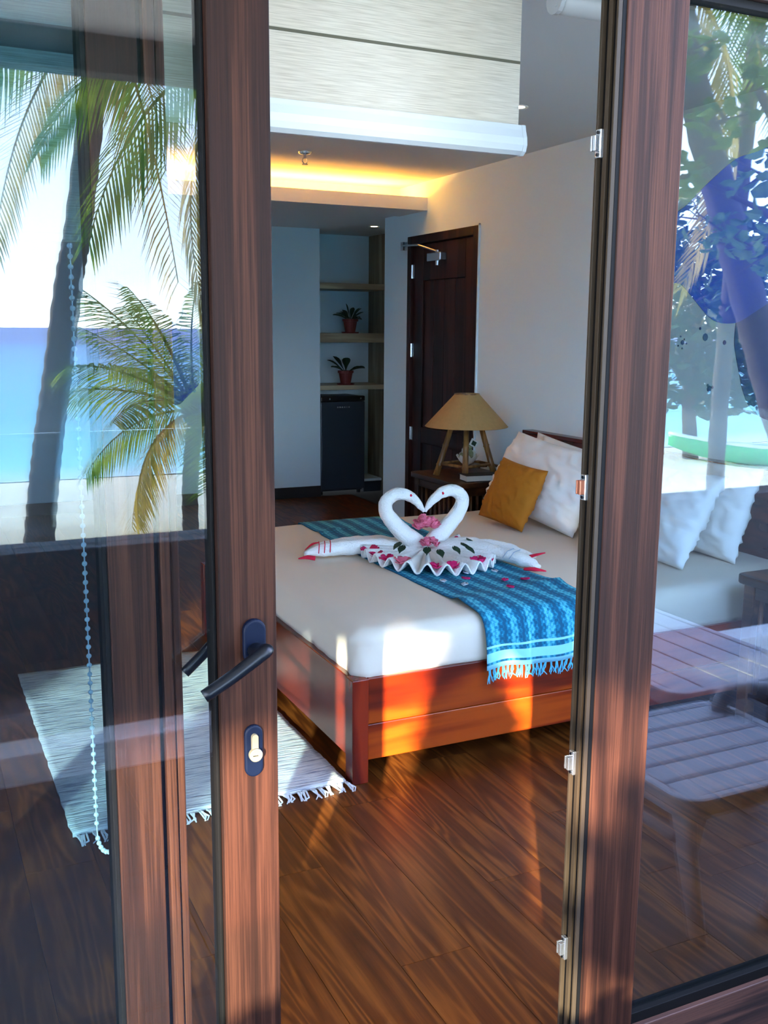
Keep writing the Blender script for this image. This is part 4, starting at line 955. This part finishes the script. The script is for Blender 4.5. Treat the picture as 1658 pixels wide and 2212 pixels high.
rug = thing('rag_rug', 'grey-white woven rag rug with tasselled end beside the foot of the bed', 'rug', (0.80, 2.1, 0))
obj('weave', MB().grid(40, 60, lambda u, v: (0.36+0.885*u+0.006*noise.noise(Vector((v*30, u*3, 0))), 1.39+1.55*v+0.012*noise.noise(Vector((u*7, 3, v))), 0.009+0.004*noise.noise(Vector((u*5, v*9, 0))))), 'rag_rug', rug, smooth=True, solid=0.010)
rts = []
for s in range(4):
    rnd = random.Random(s); b = MB()
    for q in (-1, 0, 1):
        b.tube([(q*0.003, 0, 0.008), (q*0.004+rnd.uniform(-.006, .006), -0.02, 0.012), (q*0.006+rnd.uniform(-.01, .01), -0.042, 0.004), (q*0.004+rnd.uniform(-.012, .012), -0.062, 0.003)], [0.0035, 0.003, 0.003, 0.0018], 5)
    me = bpy.data.meshes.new('tassel'); me.from_pydata(b.v, [], b.f); me.update(); me.materials.append(M['rug_thread']); rts.append(me)
for k in range(36):
    inst('tassel', rts[k % 4], rug, (0.372+0.872*k/35, 1.39+0.006*math.sin(k), 0.0), (0, 0, random.uniform(-.3, .3)))

# ================================================================== OUTSIDE (seen mirrored in the panes, plus added sun blockers)
tf = obj('terrace_floor', MB().box(-4.0, 8.0, -2.45, -0.05, -0.20, -0.067), 'parapet_dark')
structure(tf, 'tiled terrace floor outside the glass doors', 'floor')
tme = {}
for ix in range(16):
    for iy in range(4):
        x0 = -3.0+ix*0.6; y0 = -2.44+iy*0.6; y1 = min(y0+0.6, -0.052)
        key = round(y1-y0, 3)
        if key not in tme:
            b = MB().box(-0.298, 0.298, -key/2+0.002, key/2-0.002, -0.012, 0.0); me = bpy.data.meshes.new('tile'); me.from_pydata(b.v, [], b.f); me.update(); me.materials.append(M['tile_dark']); tme[key] = me
        inst('tile', tme[key], tf, (x0+0.3, (y0+y1)/2, -0.055))
S('parapet', MB().box(-4.0, 8.0, -2.30, -2.12, -0.9, 0.73), 'parapet_dark', 'low dark terrace wall carrying the glass railing', 'wall', bevel=0.004)
S('parapet_kerb', MB().box(-4.0, 8.0, -2.12, -1.98, -0.06, 0.055), 'kerb_pale', 'pale kerb at the foot of the terrace wall', 'trim', bevel=0.004)
rl = thing('glass_railing', 'frameless glass railing on top of the low terrace wall', 'railing', (2, -2.2, 0.73))
for k in range(8):
    x0 = -4.0+k*1.5+0.55
    obj('panel', MB().box(x0+0.01, x0+1.49, -2.216, -2.204, 0.73, 1.135), 'rail_glass', rl)
    obj('clamp', MB().box(x0+0.3, x0+0.36, -2.23, -2.19, 0.73, 0.78), 'chrome', rl)
    obj('edge_strip', MB().box(x0-0.007, x0+0.007, -2.219, -2.201, 0.73, 1.135), 'kerb_pale', rl)
beach = obj('beach', MB().grid(60, 20, lambda u, v: (-60+140*u, -2.3-14.4*v, -1.0+0.05*noise.noise(Vector((u*60, v*9, 0)))-0.10*max(0, v-0.85)/0.15)), 'sand', smooth=True)
structure(beach, 'pale sandy beach beyond the terrace', 'beach')
sea = obj('sea', MB().add([(-2500, -16.2, -1.06), (2500, -16.2, -1.06), (2500, -5000, -1.06), (-2500, -5000, -1.06)], [(0, 1, 2, 3)]), 'sea')
structure(sea, 'turquoise sea reaching to the horizon', 'sea')

# ---- coconut palms
def frond_mesh(L, droop, lift, n, ll, seed, mat):
    rnd = random.Random(seed); b = MB(); sp = []
    for k in range(15):
        u = k/14; sp.append(Vector((L*(u-0.18*droop*u*u*u), 0, L*(lift*u-droop*u*u*0.75))))
    b.tube(sp, [0.022*(1-0.9*k/14)+0.003 for k in range(15)], 5)
    for k in range(n):
        u = 0.12+0.88*k/(n-1); i = min(13, int(u*14)); f = u*14-i; p = sp[i].lerp(sp[i+1], f); t = (sp[i+1]-sp[i]).normalized()
        l0 = ll*(0.45+0.75*math.sin(PI*min(1, u*0.93+0.05)))
        for s in (-1, 1):
            l = l0*rnd.uniform(0.85, 1.1); d = (t*0.62+Vector((0, s, 0))*0.72+Vector((0, 0, -0.10+rnd.uniform(-.1, .1)))).normalized()
            w = Vector((0, 0, 1)).cross(d).normalized()*0.013*(1+0.3*rnd.random())
            sag = Vector((0, 0, -1)); p1 = p+d*l*0.5+sag*l*0.10; p2 = p+d*l+sag*l*0.42
            b.add([p-w*0.5, p+w*0.5, p1+w, p1-w, p2], [(0, 1, 2, 3), (3, 2, 4)])
    me = bpy.data.meshes.new('frond'); me.from_pydata(b.v, [], b.f); me.update(); me.materials.append(M[mat]); return me
FR_Y = [frond_mesh(2.4, 0.30, 0.45, 44, 0.66, 11, 'frond_green'), frond_mesh(2.4, 0.50, 0.45, 44, 0.66, 12, 'frond_green'), frond_mesh(2.2, 0.75, 0.2, 42, 0.6, 13, 'frond_green'), frond_mesh(2.0, 0.9, 0.05, 38, 0.55, 14, 'frond_yellow')]
FR_M = [frond_mesh(2.6, 0.75, 0.45, 48, 0.66, 1, 'frond_green'), frond_mesh(2.7, 1.0, 0.35, 48, 0.70, 2, 'frond_green'), frond_mesh(2.3, 1.1, 0.10, 44, 0.6, 3, 'frond_green'), frond_mesh(2.2, 1.4, 0.0, 50, 0.5, 4, 'frond_yellow')]
def palm(path, r0, r1, label, nf, scale, seed, low=2, trunk=True, cat='palm tree', FS=None):
    rnd = random.Random(seed); base = path[0]; t = thing('coconut_palm', label, cat, base, 'palm trees on the beach')
    P = catmull(path, 8); R = [r0+(r1-r0)*k/(len(P)-1) for k in range(len(P))]
    R = [r*(1.06 if k % 2 else 0.97) for k, r in enumerate(R)]
    obj('trunk', MB().tube(P, R, 12), 'trunk_palm', t, smooth=True)
    top = P[-1]
    obj('crown_shaft', MB().ball((top.x, top.y, top.z+0.05), r1*1.9, 10, 7, (1, 1, 1.6)), 'trunk_palm', t, smooth=True)
    for k in range(nf):
        a = 2*PI*(k*0.618) + rnd.uniform(-.2, .2); lay_ = k/nf
        F_ = FS or FR_M
        me = F_[0] if lay_ < 0.4 else F_[1] if lay_ < 0.75 else F_[2]
        if k >= nf-low: me = F_[3]
        inst('frond', me, t, tuple(top), (rnd.uniform(-.5, .5), -0.75+1.15*lay_, a), (scale*rnd.uniform(.9, 1.1),)*3)
    return t
palm([(1.20, -9.97, -1.1), (1.29, -9.96, -0.37), (1.385, -9.95, 0.29), (1.516, -9.93, 1.04), (1.68, -9.91, 2.02), (1.80, -9.89, 2.6), (2.01, -9.85, 4.0), (2.12, -9.83, 4.7)], 0.165, 0.13, 'tall leaning palm mirrored in the left pane before the sea', 16, 1.0, 5)
palm([(2.98, -10.15, -1.1), (2.99, -10.15, -0.3), (3.07, -10.13, 0.55)], 0.10, 0.09, 'short young palm mirrored beside the door stile', 28, 0.78, 9, low=4, FS=FR_Y)
palm([(3.9, -8.0, -1.1), (3.6, -7.9, 1.5), (3.1, -7.7, 3.9)], 0.14, 0.11, 'palm with fronds drooping into the left reflection', 16, 0.85, 13)
palm([(7.1, -4.2, -1.1), (6.6, -4.65, 0.7), (6.31, -4.94, 1.95), (6.0, -5.2, 3.2), (5.8, -5.4, 4.3)], 0.15, 0.12, 'strongly leaning palm mirrored in the right pane', 14, 0.9, 17)
palm([(7.65, -6.44, -1.1), (7.62, -6.46, 0.7), (7.75, -6.5, 3.2), (7.95, -6.6, 5.2)], 0.095, 0.08, 'upright slender palm mirrored behind the near pillows', 14, 0.9, 23)

# ---- broadleaf trees and shrubs
def leaf_cloud(b, c, rad, n, size, rnd, shellf=0.5):
    for k in range(n):
        d = Vector((rnd.gauss(0, 1), rnd.gauss(0, 1), rnd.gauss(0, 1))); d.normalize(); q = shellf+(1-shellf)*rnd.random()
        p = Vector((c[0]+d.x*rad[0]*q, c[1]+d.y*rad[1]*q, c[2]+d.z*rad[2]*q))
        a = Vector((rnd.gauss(0, 1), rnd.gauss(0, 1), rnd.gauss(0, .5))).normalized(); s_ = a.cross(Vector((rnd.gauss(0, 1), rnd.gauss(0, 1), 1.2))).normalized(); l = size*rnd.uniform(.7, 1.25)
        n_v = a.cross(s_)*l*0.12
        b.add([p-a*l*0.5, p-a*l*0.1+s_*l*0.26+n_v, p+a*l*0.3+s_*l*0.28+n_v, p+a*l*0.5, p+a*l*0.3-s_*l*0.28+n_v, p-a*l*0.1-s_*l*0.26+n_v], [(0, 1, 2, 3), (0, 3, 4, 5)])
def tree(base, branches, clusters, label, size, seed, r0=0.16, mat='leaf_green', name='broadleaf_tree', n=70, group='broadleaf trees along the beach'):
    rnd = random.Random(seed); t = thing(name, label, 'tree', base, group)
    for k, (pts, ra, rb) in enumerate(branches):
        P = catmull(pts, 5); obj('trunk' if k == 0 else 'branch', MB().tube(P, [ra+(rb-ra)*i/(len(P)-1) for i in range(len(P))], 8), 'trunk_brown', t, smooth=True)
    b = MB(); tw = MB()
    for (c, rad) in clusters:
        leaf_cloud(b, c, rad, n, size, rnd)
        for q in range(5):
            d = Vector((rnd.uniform(-1, 1)*rad[0], rnd.uniform(-1, 1)*rad[1], rnd.uniform(-1, 1)*rad[2]))*0.9
            tw.tube([tuple(Vector(c)-d*0.2), tuple(Vector(c)+d)], [0.012, 0.004], 4)
    o = obj('foliage', b, mat, t, fixn=False); o['kind'] = 'stuff'
    o = obj('twigs', tw, 'trunk_brown', t); o['kind'] = 'stuff'
    return t
rnd = random.Random(31)
cl1 = []
for (x, y, z) in ((5.2, -4.5, 2.6), (5.45, -4.35, 3.0), (5.6, -4.1, 2.6), (5.5, -4.3, 2.2), (5.9, -4.1, 2.9), (5.8, -4.2, 3.4), (5.3, -4.6, 3.5), (6.1, -3.9, 2.4), (6.0, -4.0, 3.2), (5.7, -4.0, 2.1), (6.2, -3.8, 2.0)):
    cl1.append(((x, y, z), (0.30, 0.30, 0.20)))
tree((7.0, -4.0, -1.0), [([(7.0, -4.0, -1.0), (6.8, -4.0, 0.6), (6.4, -4.05, 1.8), (6.0, -4.1, 2.6), (5.6, -4.2, 3.2)], 0.13, 0.03), ([(6.4, -4.05, 1.8), (5.9, -4.2, 2.3), (5.3, -4.45, 2.6)], 0.04, 0.012), ([(6.0, -4.1, 2.6), (5.9, -4.0, 3.0), (5.8, -4.15, 3.5)], 0.03, 0.01), ([(6.6, -4.0, 1.2), (6.3, -3.9, 1.9), (6.1, -3.85, 2.4)], 0.05, 0.015), ([(5.9, -4.2, 2.3), (5.6, -4.1, 2.1), (5.35, -4.3, 2.15)], 0.025, 0.008)], cl1, 'round-leaved tree with thin branches mirrored high in the right pane', 0.13, 4, n=45)
cl2 = [((rnd.uniform(13.0, 15.6), -14.2+rnd.uniform(-.8, .8), rnd.uniform(0.3, 3.1)), (1.0, 1.0, 0.7)) for k in range(34)]
tree((14.2, -14.0, -1.05), [([(14.2, -14.0, -1.05), (14.1, -14.1, 0.8), (14.3, -14.2, 2.6)], 0.16, 0.06)], cl2, 'dense shoreline tree mirrored low in the right pane', 0.30, 8, mat='leaf_deep', n=60)
cl3 = [((8.4+rnd.uniform(-.6, 1.2), -6.6+rnd.uniform(-.8, .8), 1.9+rnd.uniform(-.5, 1.0)), (0.5, 0.5, 0.35)) for k in range(9)]
tree((9.4, -6.0, -1.05), [([(9.4, -6.0, -1.05), (9.2, -6.1, 0.5), (8.7, -6.4, 1.8)], 0.15, 0.05), ([(9.2, -6.1, 0.5), (9.3, -6.6, 1.5), (9.0, -6.8, 2.2)], 0.06, 0.02)], cl3, 'dark green tree mirrored behind the blue decal', 0.17, 9, mat='leaf_deep', n=70)

# ---- unseen shrubs added beyond the railing to cast a standing figure's shadow on the bed
def shrub(x, y, zb, prof, label, seed, n=2600):
    # prof: (half width, height) from the bottom up
    rnd = random.Random(seed); t = thing('shadow_shrub', label, 'shrub', (x, y, zb), 'added shrubs beyond the railing'); zt = prof[-1][1]
    def hw(z_):
        for (w0, z0), (w1, z1) in zip(prof, prof[1:]):
            if z0 <= z_ <= z1: return w0+(w1-w0)*(z_-z0)/(z1-z0)
        return prof[-1][0]
    obj('stem', MB().tube([(x, y, zb), (x, y, zb+0.4), (x, y, zt-0.3)], [0.06, 0.05, 0.01], 8), 'trunk_brown', t)
    obj('shade_core', MB().lathe([(max(0.004, w_*0.9), z_) for w_, z_ in prof], (x, y, 0), 16), 'trunk_brown', t)  # solid core that stops sun leaking through the leaves
    b = MB()
    for k in range(n):
        z_ = prof[0][1]+(zt-prof[0][1])*rnd.random(); a_ = rnd.uniform(0, 2*PI); r = hw(z_)*rnd.uniform(0.88, 1.02)
        leaf_cloud(b, (x+r*math.cos(a_), y+r*math.sin(a_), z_), (0.01, 0.01, 0.01), 1, 0.06, rnd)
    o = obj('foliage', b, 'leaf_green', t, fixn=False); o['kind'] = 'stuff'
shrub(-0.89, -2.85, -1.05, [(0.10, -0.85), (0.30, -0.6), (0.30, 0.3), (0.19, 0.9), (0.19, 1.20), (0.17, 1.34), (0.11, 1.50), (0.07, 1.60), (0.01, 1.66)], 'upright shrub added just beyond the glass railing to shade the bed', 3)
shrub(-1.28, -2.95, -1.05, [(0.10, -0.85), (0.34, -0.5), (0.36, 0.6), (0.28, 0.95), (0.10, 1.14), (0.01, 1.18)], 'rounded lower shrub added left of the upright one to widen its shadow', 4)

# ---- broad unseen tree added left of the mirrored view to dapple the sun
rnd = random.Random(77)
cl4 = []
for k in range(120):
    x = rnd.uniform(-6.2, -0.7); 
    cl4.append(((x, -6.2+rnd.uniform(-0.7, 0.7), rnd.uniform(2.85, 5.2)), (0.42, 0.42, 0.26)))
for k in range(26): cl4.append(((rnd.uniform(-4.3, -2.7), -6.1+rnd.uniform(-.3, .3), rnd.uniform(2.74, 3.3)), (0.32, 0.32, 0.22)))
for k in range(22): cl4.append(((rnd.uniform(-2.2, -1.15), -6.0+rnd.uniform(-.3, .3), rnd.uniform(1.75, 2.75)), (0.30, 0.30, 0.24)))  # low clumps added to shade the lounger and bed side
tree((-4.6, -6.6, -1.05), [([(-4.6, -6.6, -1.05), (-4.5, -6.6, 1.2), (-4.1, -6.5, 2.9), (-3.4, -6.3, 4.2), (-2.6, -6.2, 5.2)], 0.22, 0.05), ([(-4.1, -6.5, 2.9), (-4.7, -6.4, 3.9), (-5.2, -6.2, 4.8)], 0.10, 0.03), ([(-3.4, -6.3, 4.2), (-2.4, -6.3, 4.3), (-1.4, -6.2, 4.6)], 0.08, 0.02)], cl4, 'broad unseen tree added left of the terrace to shade the bed', 0.20, 44, n=95)
# ---- partial terrace roof added over the left panes to shape the sun patches
S('added_roof', MB().box(-4.0, 1.35, -2.25, -0.04, 2.46, 2.58), 'ceiling_paint', 'flat terrace roof added over the sliding door to cut the sun', 'roof')
S('terrace_beam', MB().box(-4.0, 1.35, -2.25, -2.15, 2.34, 2.46), 'beam_green', 'dark green edge beam of the added terrace roof', 'trim')

# ---- boat on the sand
bt = thing('outrigger_boat', 'small green and white boat on the sand mirrored at the right edge', 'boat', (14.9, -12.6, -1.0))
hull = MB()
def hullp(u, v):
    t_ = -1+2*u; wdt = 0.42*(1-abs(t_)**2.6); a = PI*v
    return (14.9+1.9*t_*0.75, -12.6+1.9*t_*0.66+wdt*math.cos(a)*0.9, -0.66+0.20*t_*t_-0.34*math.sin(a)*(1-0.4*abs(t_)**3))
obj('hull', MB().grid(24, 10, hullp), 'green_boat', bt, smooth=True, solid=0.03)
obj('gunwale', MB().tube([tuple(Vector(hullp(k/24, 0))+Vector((0, 0, .02))) for k in range(25)], 0.035, 6).tube([tuple(Vector(hullp(k/24, 1))+Vector((0, 0, .02))) for k in range(25)], 0.035, 6), 'boat_white', bt, smooth=True)
obj('thwart', MB().box(14.5, 14.75, -13.15, -12.6, -0.72, -0.68).box(15.05, 15.3, -12.65, -12.15, -0.72, -0.68), 'boat_white', bt)

# ---- white plastic loungers on the terrace
def lounger(x0, x1, y0, y1, z, label, slot_axis, back):
    t = thing('plastic_lounger', label, 'lounger', ((x0+x1)/2, (y0+y1)/2, -0.055), 'white plastic loungers on the terrace')
    n = 5
    fr_ = MB()
    # slatted deck: each slat a piece of its own, rounded rim around it
    if slot_axis == 'x':
        h = (y1-y0-0.06)/n
        for k in range(n):
            obj('slat', MB().box(x0+0.03, x1-0.03, y0+0.03+h*k+0.003, y0+0.03+h*(k+1)-0.003, z-0.022, z), 'lounger_plastic', t, bevel=0.006)
    else:
        h = (x1-x0-0.06)/n
        for k in range(n):
            obj('slat', MB().box(x0+0.03+h*k+0.003, x0+0.03+h*(k+1)-0.003, y0+0.03, y1-0.03, z-0.022, z), 'lounger_plastic', t, bevel=0.006)
    rim = rounded(x0, x1, y0, y1, 0.07, 6); inn = rounded(x0+0.031, x1-0.031, y0+0.031, y1-0.031, 0.045, 6); m_ = len(rim)
    vs_ = [(a, b_, z_) for z_ in (z-0.05, z+0.002) for P in (rim, inn) for a, b_ in P]
    fs = []
    for k in range(m_):
        k2 = (k+1) % m_
        fs += [(k, k2, 2*m_+k2, 2*m_+k), (m_+k2, m_+k, 3*m_+k, 3*m_+k2), (2*m_+k, 2*m_+k2, 3*m_+k2, 3*m_+k), (k2, k, m_+k, m_+k2)]
    obj('rim', MB().add(vs_, fs), 'lounger_plastic', t, bevel=0.008)
    for sx, sy in ((0, 0), (1, 0), (0, 1), (1, 1)):
        px = x0+0.06 if sx == 0 else x1-0.06; py = y0+0.08 if sy == 0 else y1-0.08; q = -1 if sy == 0 else 1; qx = 0.10 if sx == 0 else -0.10
        obj('leg', MB().tube([(px, py, z-0.03), (px+qx*0.2, py+q*0.0, z-0.16), (px+qx, py-q*0.02, -0.055)], [0.042, 0.034, 0.028], 10, flat=0.6), 'lounger_plastic', t, smooth=True)
    obj('brace', MB().tube([(x0+0.07, y0+0.1, z-0.14), (x0+0.07, y1-0.1, z-0.14)], 0.022, 8).tube([(x1-0.07, y0+0.1, z-0.14), (x1-0.07, y1-0.1, z-0.14)], 0.022, 8), 'lounger_plastic', t, smooth=True)
    if back:
        obj('armrest', MB().tube(catmull([(x1-0.05, y0+0.08, z-0.04), (x1-0.05, y0+0.08, z+0.03), (x1-0.02, y0+0.10, z+0.06), (x1+0.10, y0+0.16, z+0.065), (x1+0.28, y0+0.24, z+0.06)], 6), 0.022, 8, flat=1.4), 'lounger_plastic', t, smooth=True)
    return t
lounger(1.60, 2.17, -0.74, -0.225, 0.40, 'white plastic lounger seat mirrored low in the right pane', 'x', True)
lounger(2.05, 2.66, -1.95, -0.78, 0.41, 'second white plastic lounger mirrored behind the first', 'y', False)

for o in bpy.data.objects:
    if '_loc' in o: del o['_loc']
